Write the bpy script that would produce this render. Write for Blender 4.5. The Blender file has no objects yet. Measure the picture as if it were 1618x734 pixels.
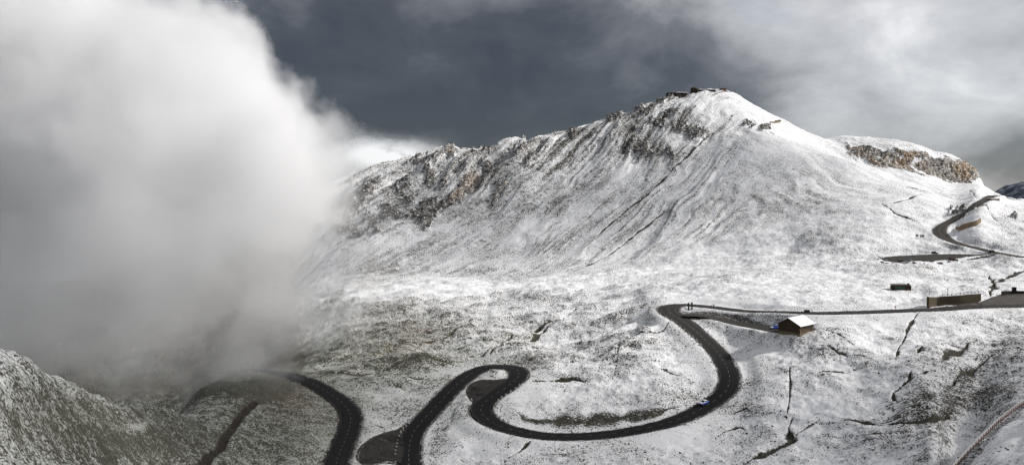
import bpy, bmesh, math, random
import numpy as np
from mathutils import Vector, Matrix

random.seed(7)
SC = bpy.context.scene
COL = SC.collection
R = math.radians
# ---------------------------------------------------------------- camera model: focal length in photo pixels, horizon row
F, CX, H0 = 1270.0, 809.0, 300.0
SUN_AZ, SUN_EL = 85.0, 31.0          # degrees clockwise from the view direction (+Y), elevation

# ---------------------------------------------------------------- numpy noise
def _hash(ix, iy, seed):
    h = (ix.astype(np.uint32) * np.uint32(374761393) + iy.astype(np.uint32) * np.uint32(668265263)
         + np.uint32((seed * 974711 + 1013) & 0xffffffff))
    h = (h ^ (h >> np.uint32(13))) * np.uint32(1274126177)
    return h ^ (h >> np.uint32(16))

def gnoise(x, y, seed=0):
    x = x.astype(np.float32); y = y.astype(np.float32)
    fx = np.floor(x); fy = np.floor(y)
    ix = fx.astype(np.int32); iy = fy.astype(np.int32)
    tx = x - fx; ty = y - fy
    u = tx * tx * tx * (tx * (tx * 6 - 15) + 10)
    v = ty * ty * ty * (ty * (ty * 6 - 15) + 10)
    def g(dx, dy):
        a = (_hash(ix + dx, iy + dy, seed) & np.uint32(1023)).astype(np.float32) * np.float32(2 * math.pi / 1024)
        return np.cos(a) * (tx - dx) + np.sin(a) * (ty - dy)
    n00 = g(0, 0); n10 = g(1, 0); n01 = g(0, 1); n11 = g(1, 1)
    a = n00 + u * (n10 - n00); b = n01 + u * (n11 - n01)
    return (a + v * (b - a)) * np.float32(1.5)

def fbm(x, y, octv=4, seed=0, gain=0.5, ridged=False):
    s = 0; a = 1.0; t = 0
    for o in range(octv):
        n = gnoise(x * 2 ** o + 17.3 * o, y * 2 ** o - 9.1 * o, seed + o * 31)
        s = s + a * ((1 - 2 * np.abs(n)) if ridged else n); t += a; a *= gain
    return s / t

def sstep(a, b, x):
    t = np.clip((x - a) / (b - a), 0, 1)
    return t * t * (3 - 2 * t)

def pchip(x, y, q):
    """monotone cubic through (x, y[...,k]) evaluated at q; y may be (k,) or (k, m)"""
    x = np.asarray(x, float); y = np.asarray(y, float)
    two = y.ndim == 2
    if not two: y = y[:, None]
    h = np.diff(x); d = np.diff(y, axis=0) / h[:, None]
    m = np.zeros_like(y)
    if len(x) > 2:
        w1 = (2 * h[1:] + h[:-1])[:, None]; w2 = (h[1:] + 2 * h[:-1])[:, None]
        with np.errstate(divide='ignore', invalid='ignore'):
            hm = (w1 + w2) / (w1 / d[:-1] + w2 / d[1:])
        m[1:-1] = np.where(d[:-1] * d[1:] > 0, np.nan_to_num(hm), 0)
    m[0] = d[0]; m[-1] = d[-1]
    i = np.clip(np.searchsorted(x, q) - 1, 0, len(x) - 2)
    t = ((np.clip(q, x[0], x[-1]) - x[i]) / h[i])[:, None]
    hh = h[i][:, None]
    r = ((2 * t ** 3 - 3 * t ** 2 + 1) * y[i] + (t ** 3 - 2 * t ** 2 + t) * hh * m[i]
         + (-2 * t ** 3 + 3 * t ** 2) * y[i + 1] + (t ** 3 - t ** 2) * hh * m[i + 1])
    return r if two else r[:, 0]

# ---------------------------------------------------------------- the lie of the land: (depth, sight line) along bearings
N0 = [(4, 860), (20, 862)]
COLS = {
 -700: N0 + [(60, 800), (110, 520), (150, 480), (240, 640), (400, 700), (700, 560), (850, 480)],
 -300: N0 + [(55, 800), (90, 640), (125, 480), (200, 700), (400, 720), (700, 560), (820, 490)],
 0:   N0 + [(50, 800), (95, 734), (122, 560), (160, 640), (220, 800), (330, 720), (500, 620), (700, 500), (780, 470)],
 100: N0 + [(60, 800), (120, 734), (153, 600), (185, 660), (250, 800), (330, 715), (500, 610), (700, 490), (770, 455)],
 190: N0 + [(80, 800), (148, 734), (178, 646), (205, 668), (270, 760), (350, 680), (500, 600), (690, 470), (770, 430)],
 260: N0 + [(100, 800), (180, 734), (214, 656), (240, 650), (290, 690), (360, 660), (500, 590), (690, 455), (765, 405)],
 330: N0 + [(110, 800), (205, 734), (245, 664), (265, 640), (292, 612), (340, 616), (400, 612), (520, 560), (690, 440), (765, 385)],
 400: N0 + [(115, 800), (225, 734), (270, 652), (305, 606), (340, 592), (420, 572), (490, 545), (560, 520), (690, 420), (765, 355)],
 480: N0 + [(120, 800), (232, 734), (277, 660), (325, 597), (380, 566), (440, 536), (530, 492), (600, 452), (690, 380), (770, 320)],
 560: N0 + [(120, 800), (242, 734), (282, 665), (322, 602), (370, 552), (430, 505), (525, 464), (600, 430), (690, 352), (785, 286)],
 640: N0 + [(120, 800), (250, 734), (287, 665), (325, 598), (368, 548), (430, 498), (535, 459), (600, 437), (665, 380), (735, 318), (800, 258)],
 720: N0 + [(120, 800), (250, 734), (290, 652), (330, 587), (375, 540), (430, 500), (540, 456), (605, 438), (665, 386), (740, 308), (810, 243)],
 800: N0 + [(120, 800), (248, 734), (268, 690), (294, 638), (330, 580), (375, 540), (430, 499), (535, 456), (605, 438), (665, 385), (738, 302), (812, 233)],
 900: N0 + [(120, 800), (245, 734), (268, 688), (300, 625), (335, 572), (380, 531), (430, 493), (530, 448), (600, 427), (675, 365), (755, 282), (832, 214)],
 1000: N0 + [(120, 800), (242, 734), (270, 675), (305, 608), (340, 552), (370, 515), (425, 480), (525, 440), (595, 413), (675, 345), (765, 252), (852, 179)],
 1050: N0 + [(120, 800), (241, 734), (276, 655), (310, 592), (342, 540), (360, 508), (374, 490), (395, 479), (450, 456), (545, 427), (605, 394), (685, 322), (775, 232), (867, 158)],
 1100: N0 + [(120, 800), (240, 734), (285, 640), (325, 560), (350, 520), (372, 490), (390, 477), (440, 452), (535, 424), (605, 383), (685, 308), (780, 216), (876, 148)],
 1150: N0 + [(120, 800), (237, 734), (262, 685), (300, 600), (330, 550), (350, 518), (370, 492), (390, 473), (440, 447), (535, 418), (605, 375), (690, 296), (785, 208), (882, 148)],
 1205: N0 + [(120, 800), (233, 734), (265, 663), (295, 598), (325, 546), (345, 512), (362, 491), (385, 471), (440, 441), (530, 408), (600, 360), (690, 278), (768, 204), (800, 200), (890, 174)],
 1250: N0 + [(115, 800), (230, 734), (262, 660), (290, 600), (317, 545), (332, 519), (350, 493), (378, 470), (440, 438), (520, 408), (590, 358), (680, 283), (740, 229), (790, 214), (870, 196)],
 1300: N0 + [(110, 800), (225, 734), (262, 650), (285, 600), (305, 552), (325, 519), (346, 492), (378, 470), (430, 441), (490, 412), (560, 360), (650, 298), (715, 249), (765, 242), (850, 219)],
 1400: N0 + [(105, 800), (210, 734), (250, 650), (274, 600), (300, 550), (322, 519), (345, 489), (380, 464), (420, 439), (458, 414), (488, 403), (525, 372), (585, 326), (650, 291), (705, 270), (755, 262), (773, 236), (850, 220)],
 1455: N0 + [(100, 800), (198, 734), (240, 650), (265, 600), (295, 550), (318, 519), (345, 487), (385, 462), (420, 438), (460, 413), (490, 402), (525, 374), (580, 332), (650, 297), (700, 281), (755, 275), (773, 241), (830, 232)],
 1475: N0 + [(90, 800), (193, 734), (240, 645), (265, 598), (295, 549), (318, 518), (344, 487), (352, 486), (355, 468), (385, 456), (425, 435), (462, 412), (490, 401), (522, 373), (570, 340), (640, 305), (700, 288), (755, 280), (773, 247), (825, 238)],
 1510: N0 + [(60, 840), (148, 734), (150.5, 733), (153, 736), (160, 775), (182, 770), (208, 733), (240, 660), (265, 602), (295, 552), (318, 515), (344, 486), (352, 484), (355, 466), (395, 452), (430, 433), (465, 410), (490, 400), (520, 374), (560, 348), (620, 318), (700, 296), (755, 287), (773, 256), (820, 249)],
 1545: N0 + [(60, 820), (130, 734), (158, 702), (164, 700), (170, 722), (188, 732), (215, 704), (243, 650), (268, 600), (295, 552), (320, 512), (346, 484), (354, 481), (357, 467), (395, 452), (430, 431), (466, 408), (492, 389), (525, 352), (560, 324), (640, 303), (720, 289), (755, 285), (770, 274), (800, 275)],
 1580: N0 + [(60, 790), (112, 734), (150, 685), (174, 665), (181, 662), (188, 676), (205, 678), (225, 652), (245, 620), (265, 590), (292, 549), (322, 510), (348, 482), (362, 470), (395, 451), (430, 428), (458, 406), (480, 392), (520, 363), (565, 331), (620, 314), (700, 309)],
 1618: N0 + [(55, 790), (100, 734), (150, 672), (188, 637), (196, 633), (203, 645), (220, 638), (240, 611), (262, 580), (292, 542), (322, 508), (348, 482), (364, 468), (395, 449), (430, 424), (454, 403), (480, 387), (520, 361), (570, 336), (650, 318), (700, 322)],
 1760: N0 + [(50, 780), (90, 680), (190, 590), (230, 600), (270, 560), (320, 508), (348, 480), (400, 444), (454, 403), (520, 365), (600, 332), (680, 322)],
 2300: N0 + [(50, 760), (90, 640), (190, 560), (300, 510), (350, 475), (454, 403), (600, 340), (700, 335)],
}
SIL = [(560, 283), (600, 268), (640, 258), (655, 254), (690, 246), (720, 242), (750, 240), (780, 238), (800, 231), (825, 225), (850, 228), (875, 222), (900, 215),
       (930, 203), (960, 190), (1000, 180), (1030, 166), (1060, 157), (1090, 150), (1110, 147), (1140, 147), (1165, 153), (1200, 171), (1240, 190),
       (1262, 203), (1300, 221), (1330, 217), (1370, 217), (1400, 220), (1450, 232), (1500, 244), (1525, 253), (1545, 273), (1560, 279), (1572, 287), (1582, 307), (1618, 318)]

QUAL = 1.0
cu = np.concatenate([np.linspace(-700, -60, int(70 * QUAL), endpoint=False), np.linspace(-60, 1680, int(1340 * QUAL), endpoint=False), np.linspace(1680, 2300, int(60 * QUAL))])
def logsp(a, b, n): return np.exp(np.linspace(math.log(a), math.log(b), int(n * QUAL), endpoint=False))
ry = np.concatenate([logsp(4, 70, 60), logsp(70, 200, 240), logsp(200, 440, 420), logsp(440, 560, 90), logsp(560, 940, 330), logsp(940, 3200, 45)])
NC, NR = len(cu), len(ry)
lry = np.log(ry)
COLS = {k: list(v) for k, v in COLS.items()}
for a_, b_ in list(zip(sorted(COLS)[:-1], sorted(COLS)[1:])):
    if a_ >= 0 and len(COLS[a_]) == len(COLS[b_]) and (b_ <= 400 or a_ >= 1510):
        for q in range(1, 6):
            w_ = q / 6
            COLS[a_ + (b_ - a_) * w_] = [(p[0] ** (1 - w_) * r[0] ** w_, p[1] * (1 - w_) + r[1] * w_) for p, r in zip(COLS[a_], COLS[b_])]
keys = sorted(COLS)
prof = []
for k in keys:
    c = COLS[k]
    Y = [a for a, b in c]; Z = [(H0 - b) / F * a for a, b in c]
    yc, zc = Y[-1], Z[-1]
    Y += [yc + 140, yc + 400, 1900, 3300]; Z += [zc - 70, zc - 150, -230, -420]
    prof.append(pchip(np.log(Y), Z, lry))
prof = np.array(prof)                                   # (nkeys, NR)
Zb = pchip(np.array(keys, float), prof, cu)             # (NC, NR)
def blur0(A, s):
    n = int(3 * s) + 1
    k = np.exp(-0.5 * (np.arange(-n, n + 1) / s) ** 2); k /= k.sum()
    P = np.concatenate([np.repeat(A[:1], n, 0), A, np.repeat(A[-1:], n, 0)])
    return sum(k[i] * P[i:i + len(A)] for i in range(2 * n + 1))
Zb_s = blur0(Zb, 26 * QUAL); wl_ = (sstep(480, 600, ry)[None, :] * (1 - sstep(1380, 1450, cu))[:, None])
Zb = blur0(Zb, 5 * QUAL); Zb = Zb + wl_ * (Zb_s - Zb)
# skyline: lift the upper slopes so each bearing meets the skyline measured there
sil_t = np.interp(cu, [p for p, _ in SIL], [q for _, q in SIL])
pyg = H0 - F * Zb / ry
mask = ry[None, :] > np.where(cu > 1262, 765, 480)[:, None] * np.where(cu > 1540, 0.88, 1.0)[:, None]
pym = np.where(mask, pyg, 1e9)
ic = np.argmin(pym, axis=1)
dpy = sil_t - pym[np.arange(NC), ic]
inside = sstep(540, 570, cu) * (1 - sstep(1618, 1700, cu))
foot = np.where(cu > 1550, 600, 620)
wt = sstep(0, 1, (ry[None, :] - foot[:, None]) / np.maximum(ry[ic] - foot, 40)[:, None])
kern = np.exp(-0.5 * (np.arange(-12, 13) / 4.0) ** 2); kern /= kern.sum()
cor = np.convolve(np.pad(inside * dpy, 12, mode='edge'), kern, 'valid')
ush = cu[:, None] - sstep(1130, 1230, cu)[:, None] * np.clip(845 - ry[None, :], 0, 170) * 0.75
Zb = Zb - wt * np.interp(ush, cu, cor) * ry[None, :] / F
U = np.repeat(cu[:, None], NR, 1)
Y2 = np.repeat(ry[None, :], NC, 0)
X2 = (U - CX) / F * Y2
pyg = H0 - F * Zb / ry

def colf(px): return np.interp(px, cu, np.arange(NC))
def rowf(Y): return np.interp(math.log(Y), lry, np.arange(NR))
def samp(A, ci, ri):
    c0 = int(np.clip(ci, 0, NC - 2)); r0 = int(np.clip(ri, 0, NR - 2)); a = ci - c0; b = ri - r0
    return (A[c0, r0] * (1 - a) * (1 - b) + A[c0 + 1, r0] * a * (1 - b) + A[c0, r0 + 1] * (1 - a) * b + A[c0 + 1, r0 + 1] * a * b)
def ground(x, y, A=None):
    """height of the land at plan position x, y"""
    return float(samp(Zt if A is None else A, colf(x / y * F + CX), rowf(y)))
def hit(px, py, ymin=60, A=None):
    """where the sight line (px, py) of the photograph meets the land"""
    G = pyg if A is None else A
    ci = colf(px); c0 = int(min(ci, NC - 2)); a = ci - c0
    colp = G[c0] * (1 - a) + G[c0 + 1] * a
    ok = (colp <= py) & (ry >= ymin)
    j = int(np.argmax(ok))
    if not ok[j]:
        j = int(np.argmin(np.where(ry > ymin, colp, 1e9))); Yh = ry[j]
    else:
        p0, p1 = colp[j - 1], colp[j]
        t = 0 if p0 == p1 else np.clip((p0 - py) / (p0 - p1), 0, 1)
        Yh = ry[j - 1] + t * (ry[j] - ry[j - 1])
    x = (px - CX) / F * Yh
    return Vector((x, Yh, float(samp(Zb, ci, rowf(Yh)))))

def catmull(P, step=1.0):
    """evenly spaced points of a smooth curve through P (list of equal-length tuples)"""
    P = np.array(P, float)
    Q = np.vstack([2 * P[0] - P[1], P, 2 * P[-1] - P[-2]])
    out = []
    for i in range(1, len(Q) - 2):
        p0, p1, p2, p3 = Q[i - 1], Q[i], Q[i + 1], Q[i + 2]
        n = max(2, int(np.linalg.norm((p2 - p1)[:2]) / step * 3))
        t = np.linspace(0, 1, n, endpoint=False)[:, None]
        out.append(0.5 * ((2 * p1) + (-p0 + p2) * t + (2 * p0 - 5 * p1 + 4 * p2 - p3) * t ** 2 + (-p0 + 3 * p1 - 3 * p2 + p3) * t ** 3))
    out = np.vstack(out + [Q[-2][None]])
    s = np.concatenate([[0], np.cumsum(np.linalg.norm(np.diff(out[:, :2], axis=0), axis=1))])
    n = max(2, int(s[-1] / step) + 1)
    q = np.linspace(0, s[-1], n)
    return np.stack([np.interp(q, s, out[:, k]) for k in range(P.shape[1])], 1)

def smooth1(a, n):
    k = np.hanning(2 * n + 1); k /= k.sum()
    return np.convolve(np.pad(a, n, mode='edge'), k, 'valid')

def near_field(pts, rad, val=None):
    """distance of every terrain vertex to a polyline (only within rad), and the interpolated value there"""
    D = np.full((NC, NR), 1e6, np.float32); V = np.zeros((NC, NR), np.float32)
    S = np.zeros((NC, NR), np.float32)
    for i in range(len(pts) - 1):
        a = pts[i]; b = pts[i + 1]
        ylo, yhi = min(a[1], b[1]) - rad, max(a[1], b[1]) + rad
        ylo = max(ylo, 5)
        xs = [a[0] - rad, a[0] + rad, b[0] - rad, b[0] + rad]
        us = [x / y * F + CX for x in (min(xs), max(xs)) for y in (ylo, yhi)]
        c0, c1 = np.searchsorted(cu, min(us)), np.searchsorted(cu, max(us)) + 1
        r0, r1 = np.searchsorted(ry, ylo), np.searchsorted(ry, yhi) + 1
        if c1 <= c0 or r1 <= r0: continue
        x = X2[c0:c1, r0:r1] - a[0]; y = Y2[c0:c1, r0:r1] - a[1]
        dx, dy = b[0] - a[0], b[1] - a[1]; L2 = dx * dx + dy * dy + 1e-9
        t = np.clip((x * dx + y * dy) / L2, 0, 1)
        d = np.hypot(x - t * dx, y - t * dy)
        w = D[c0:c1, r0:r1]; m = d < w
        w[m] = d[m]
        if val is not None:
            vv = val[i] + t * (val[i + 1] - val[i]); V[c0:c1, r0:r1][m] = vv[m]
            S[c0:c1, r0:r1][m] = (i + t)[m]
    return D, V, S
# ---------------------------------------------------------------- roads, laid on the land
Zt = Zb.copy()
bare = np.zeros((NC, NR), np.float32)     # how little snow lies (0 deep snow .. 1 bare turf)
soil = np.zeros((NC, NR), np.float32)     # brown earth and gravel
rock = np.zeros((NC, NR), np.float32)     # bare rock
warm = np.zeros((NC, NR), np.float32)     # ochre rock
green = np.zeros((NC, NR), np.float32)    # greener turf
flat_mask = np.zeros((NC, NR), np.float32)

def lay(pix, width, level=18, ymins=None):
    """centre line of a road from sight lines: (n,4) x, y, z, width"""
    P = []
    for k, p in enumerate(pix):
        v = hit(p[0], p[1], ymin=(p[3] if len(p) > 3 else 60))
        P.append((v.x, v.y, v.z, p[2] if len(p) > 2 and p[2] else width))
    C = catmull(P, 1.0)
    C[:, 2] = [ground(x, y, Zb) for x, y in C[:, :2]]
    C[:, 2] = smooth1(C[:, 2], level)
    return C

def bed(C, shoulder=1.3, blend=7.0, sink=0.16, soil_amt=0.56):
    """cut the land to the road and leave a gravel verge"""
    global Zt
    rad = C[:, 3].max() / 2 + shoulder + blend + 1
    D, V, S = near_field(C[:, :2], rad, C[:, 2])
    Wd = np.interp(S, np.arange(len(C)), C[:, 3]) / 2
    e = D - Wd
    w = 1 - sstep(shoulder, shoulder + blend, e)
    tgt = V - sink * (1 - sstep(0.2, 1.0, e)) - 0.05
    Zt = np.where(D < rad, Zt + w * (tgt - Zt), Zt)
    v = (1 - sstep(0.3, shoulder + 1.0, e)) * (D < rad)
    np.maximum(soil, v * soil_amt, out=soil)
    np.maximum(flat_mask, (1 - sstep(shoulder, shoulder + 3, e)) * (D < rad), out=flat_mask)

MAIN = [(1800, 468, 8), (1700, 474, 8), (1618, 482, 9), (1540, 484, 8.5), (1480, 488, 7.5), (1430, 490, 7.5), (1350, 493), (1280, 494), (1210, 492), (1150, 488), (1112, 483), (1080, 481, 8),
        (1058, 485, 9.5), (1060, 494, 9.5), (1084, 510, 8.5), (1115, 537), (1138, 562), (1152, 590), (1147, 616), (1117, 641), (1060, 665), (1000, 680), (930, 688.5), (860, 688),
        (800, 676), (768, 660, 8), (760, 645, 8), (775, 628), (800, 611), (819, 594), (815, 582, 8), (795, 578, 8), (765, 580), (730, 600), (690, 640), (655, 680), (646, 715), (647, 745),
        (646, 790, 8), (625, 830, 8), (575, 838, 8), (538, 800, 8), (530, 755), (537, 715), (549, 685), (554, 657), (541, 636), (515, 617), (490, 603), (472, 596.5), (456, 591), (436, 587), (408, 584), (370, 582)]
C_main = lay(MAIN, 7.4)
SIDE = [(1078, 494, 9), (1110, 496, 9), (1150, 505, 9.5), (1190, 514, 10), (1225, 520.5, 10.5), (1242, 523, 10.5)]
C_side = lay(SIDE, 9, 8)
UPPER = [(1800, 398, 10), (1690, 404, 10), (1618, 406, 9), (1590, 402, 8), (1550, 393), (1515, 385), (1493, 375, 7.5), (1484, 364, 7.5), (1494, 353), (1515, 343), (1533, 331), (1545, 321), (1560, 313.5), (1578, 309.5), (1600, 313)]
C_upper = lay(UPPER, 6)
# level of each branch where it leaves the road it belongs to
def join(Cb, Cm, n, at_end=False):
    z = Cb[:, 2]
    i = -1 if at_end else 0
    d = np.hypot(Cm[:, 0] - Cb[i, 0], Cm[:, 1] - Cb[i, 1]); zz = Cm[d.argmin(), 2]
    w = np.clip(1 - np.arange(len(z)) / n, 0, 1); w = w * w * (3 - 2 * w)
    if at_end: w = w[::-1]
    Cb[:, 2] = z + w * (zz - z[i])
join(C_side, C_main, 30)
RAILPT = [(1485, 768, 138), (1512, 736, 148), (1535, 711, 155), (1560, 685, 164), (1587, 660, 177), (1620, 637, 193), (1665, 616, 210)]
C_rail = catmull([((px - CX) / F * Yc, Yc, (H0 - py) / F * Yc, 1.7) for px, py, Yc in RAILPT], 1.0)
_T = np.gradient(C_rail[:, :2], axis=0); _T /= np.linalg.norm(_T, axis=1)[:, None]
C_path = C_rail.copy(); C_path[:, 0] += _T[:, 1] * 0.9; C_path[:, 1] -= _T[:, 0] * 0.9
for C in (C_upper, C_side):
    bed(C)
bed(C_main)
bed(C_path, shoulder=0.5, blend=1.8, soil_amt=0.5)

def poly_area(pix, lev_from=None, blend=4.0):
    """paved patch: outline from sight lines, levelled to a plane"""
    P = np.array([hit(*p)[:] for p in pix])
    P[:, 2] = [ground(x, y, Zt) for x, y in P[:, :2]]
    c = P.mean(0); A = np.c_[P[:, 0] - c[0], P[:, 1] - c[1], np.ones(len(P))]
    k, *_ = np.linalg.lstsq(A, P[:, 2], rcond=None)
    return P, c, k
def in_poly(P, X, Y):
    ins = np.zeros(X.shape, bool)
    n = len(P)
    for i in range(n):
        x0, y0 = P[i][:2]; x1, y1 = P[(i + 1) % n][:2]
        cnd = ((y0 > Y) != (y1 > Y))
        with np.errstate(divide='ignore', invalid='ignore'):
            ins ^= cnd & (X < (x1 - x0) * (Y - y0) / (y1 - y0 + 1e-12) + x0)
    return ins
BAYS = []
def bay(pix, name, rad=5.0):
    global Zt
    P, c, k = poly_area(pix)
    loop = catmull(np.vstack([P, P[:1]]), 1.0)[:-1]
    pl = lambda x, y: k[0] * (x - c[0]) + k[1] * (y - c[1]) + k[2]
    D, V, S = near_field(np.vstack([loop, loop[:1]])[:, :2], rad + 1, np.zeros(len(loop) + 1))
    ins = in_poly(loop, X2, Y2)
    e = np.where(ins, -D, D)
    w = np.where(ins, 1, 1 - sstep(0.8, rad, D)) * (1 - flat_mask * (~ins))
    onroad = near_field(C_main[:, :2], 4.6, C_main[:, 2])[0] < 4.6
    tgt = pl(X2, Y2) - 0.14 * (1 - sstep(0.2, 1.0, e))
    Zt = np.where(onroad & ~ins, Zt, Zt + w * (tgt - Zt))
    if True:
        Zt = np.where(onroad, np.minimum(Zt, near_field(C_main[:, :2], 4.6, C_main[:, 2])[1] - 0.2), Zt)
    np.maximum(soil, np.where(ins, 0, 1 - sstep(0.2, 1.6, D)) * 0.8, out=soil)
    np.maximum(flat_mask, np.where(ins, 1, 1 - sstep(0.5, 3, D)), out=flat_mask)
    BAYS.append((name, loop, pl))
bay([(646, 668), (620, 684), (592, 697), (573, 711), (566, 724), (570, 733), (590, 734), (615, 730), (640, 728), (648, 700)], 'lower')
bay([(1500, 484.5), (1530, 476), (1552, 471), (1580, 466), (1618, 463), (1680, 461), (1680, 478), (1600, 480), (1540, 483)], 'apron', 4)
bay([(1392, 405), (1420, 403.5), (1480, 403), (1540, 402), (1592, 401.5), (1598, 403.5), (1560, 406), (1535, 407.5), (1510, 411), (1480, 413.5), (1440, 414), (1405, 412)], 'park', 4)
bay([(806, 597), (785, 598), (760, 599), (745, 606), (739, 618), (745, 630), (752, 637), (765, 632), (785, 618), (800, 606)], 'upper')

# ---------------------------------------------------------------- streams, tracks, gullies: (sight lines, half width m, depth m, bare, soil)
LINES = [
 ([(300, 612), (284, 625), (305, 636), (345, 637), (385, 629), (410, 617), (425, 604)], 1.6, 0.3, 0.3, 0.1),
 ([(306, 752), (322, 734), (345, 705), (365, 675), (385, 655), (402, 638)], 1.3, 1.2, 0.1, 1.0),
 ([(1250, 575), (1249, 600), (1248, 630), (1246, 660)], 0.55, 0.4, 0.8, 0.3),
 ([(1246, 660), (1250, 690), (1245, 697), (1225, 708), (1195, 725), (1175, 738)], 1.1, 0.9, 1.0, 0.1),
 ([(1250, 688), (1275, 672), (1295, 664)], 0.6, 0.5, 0.95, 0.1),
 ([(1250, 598), (1290, 595), (1330, 588), (1370, 577)], 0.35, 0.2, 0.7, 0.0),
 ([(1295, 664), (1340, 668), (1380, 670), (1420, 664), (1460, 648), (1480, 645)], 0.6, 0.4, 0.95, 0.0),
 ([(1380, 656), (1395, 642), (1420, 637), (1450, 620), (1468, 615)], 0.5, 0.4, 0.95, 0.0),
 ([(1420, 636), (1408, 622), (1412, 616), (1430, 605), (1450, 592), (1470, 585)], 0.9, 0.6, 1.0, 0.0),
 ([(1430, 605), (1440, 597), (1447, 587)], 1.5, 0.8, 0.9, 0.0),
 ([(1375, 678), (1420, 672), (1470, 662), (1505, 655)], 0.9, 0.4, 0.95, 0.0),
 ([(1300, 690), (1360, 690), (1420, 686), (1470, 676)], 0.35, 0.2, 0.85, 0.0),
 ([(1453, 560), (1458, 550), (1466, 545)], 1.4, 0.6, 1.0, 0.0),
 ([(1415, 573), (1417, 555), (1422, 545), (1435, 520), (1440, 508), (1455, 492)], 0.6, 0.5, 0.95, 0.2),
 ([(1503, 606), (1525, 590), (1545, 578), (1565, 565)], 1.8, 1.0, 0.8, 0.0),
 ([(1488, 575), (1505, 560), (1530, 545)], 2.0, 0.8, 0.75, 0.0),
 ([(1560, 660), (1590, 640), (1618, 628)], 0.5, 0.2, 0.6, 0.0),
 ([(1298, 520), (1330, 535), (1350, 550)], 0.5, 0.4, 0.95, 0.1),
 ([(1290, 545), (1330, 562), (1370, 570), (1385, 575)], 0.5, 0.4, 0.95, 0.1),
 ([(1060, 510), (1048, 522), (1030, 530), (1000, 540), (980, 548), (976, 565), (972, 590)], 0.45, 0.4, 0.75, 0.0),
 ([(1128, 530), (1150, 522)], 0.35, 0.3, 0.95, 0.2),
 ([(1022, 590), (1050, 588), (1082, 594)], 0.6, 0.4, 0.95, 0.0),
 ([(828, 603), (870, 601), (900, 597), (938, 602)], 0.9, 0.6, 1.0, 0.05),
 ([(800, 540), (850, 525), (893, 502)], 0.9, 0.7, 1.0, 0.2),
 ([(770, 560), (830, 540), (892, 508)], 0.7, 0.6, 0.9, 0.1),
 ([(893, 502), (930, 487), (970, 484)], 0.4, 0.3, 0.7, 0.0),
 ([(620, 600), (650, 603), (690, 600), (722, 592)], 0.8, 0.6, 1.0, 0.1),
 ([(490, 592), (560, 592), (610, 582), (680, 572), (730, 575)], 0.5, 0.4, 0.9, 0.1),
 ([(650, 548), (700, 540), (740, 518)], 0.8, 0.5, 0.85, 0.1),
 ([(700, 575), (760, 560), (815, 535)], 0.6, 0.4, 0.7, 0.0),
 ([(560, 540), (620, 524), (680, 505)], 0.5, 0.3, 0.6, 0.1),
 ([(566, 660), (590, 672), (618, 675)], 0.5, 0.5, 0.95, 0.1),
 ([(512, 610), (530, 598), (545, 598)], 1.0, 0.4, 0.6, 0.5),
 ([(480, 672), (515, 665), (535, 664)], 0.4, 0.3, 0.9, 0.0),
 ([(675, 675), (700, 664), (735, 645)], 0.35, 0.25, 0.85, 0.1),
 ([(800, 734), (825, 710), (848, 693)], 0.9, 0.8, 1.0, 0.1),
 ([(1125, 688), (1150, 678), (1170, 672), (1185, 676)], 0.9, 0.5, 1.0, 0.0),
 ([(1150, 655), (1195, 642)], 0.5, 0.3, 0.9, 0.0),
  ([(812, 648), (835, 659), (880, 665), (930, 665), (980, 660), (1030, 650), (1080, 637)], 3.6, 0.3, 0.62, 0.0),
 ([(850, 662), (900, 666), (940, 666)], 2.4, 0.3, 0.75, 0.0),
 # tracks on the far slopes
 ([(1395, 322), (1410, 333), (1430, 343), (1457, 354)], 1.0, 0.7, 1.0, 0.1),
 ([(1400, 324), (1425, 318), (1462, 307)], 0.6, 0.4, 0.9, 0.2),
 ([(1412, 294), (1440, 299), (1478, 306)], 0.9, 0.5, 0.95, 0.2),
 ([(1530, 300), (1560, 330), (1600, 365)], 0.7, 0.4, 0.6, 0.0),
 ([(1475, 384), (1510, 388), (1540, 392)], 1.8, 0.1, 0.3, 0.9),
 ([(1564, 436), (1573, 452), (1572, 453)], 1.0, 0.5, 1.0, 0.3),
 ([(1562, 466), (1573, 452), (1600, 435), (1640, 418)], 1.0, 0.6, 1.0, 0.3),
 ([(1110, 147), (1160, 158), (1200, 180)], 0.7, 0.4, 0.5, 0.2),
 ([(1205, 205), (1240, 222), (1262, 233)], 0.8, 0.5, 0.7, 0.1),
 ([(1210, 197), (1245, 190)], 0.8, 0.3, 0.8, 0.4),
 ([(1125, 208), (1085, 245), (1030, 300), (985, 335), (940, 375)], 1.1, 0.8, 0.75, 0.0),
 ([(1060, 325), (1010, 365), (960, 405), (900, 430)], 1.2, 0.9, 0.75, 0.0),
 ([(1010, 352), (960, 390), (900, 425)], 0.9, 0.6, 0.45, 0.0),
 ([(850, 420), (950, 345), (1040, 275)], 1.0, 0.6, 0.35, 0.0),
 ([(1080, 488), (1060, 480)], 0.4, 0.1, 0.3, 0.0),
 ([(1090, 478), (1120, 480), (1180, 484), (1260, 489)], 1.6, 0.3, 0.5, 0.25),
]
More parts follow.
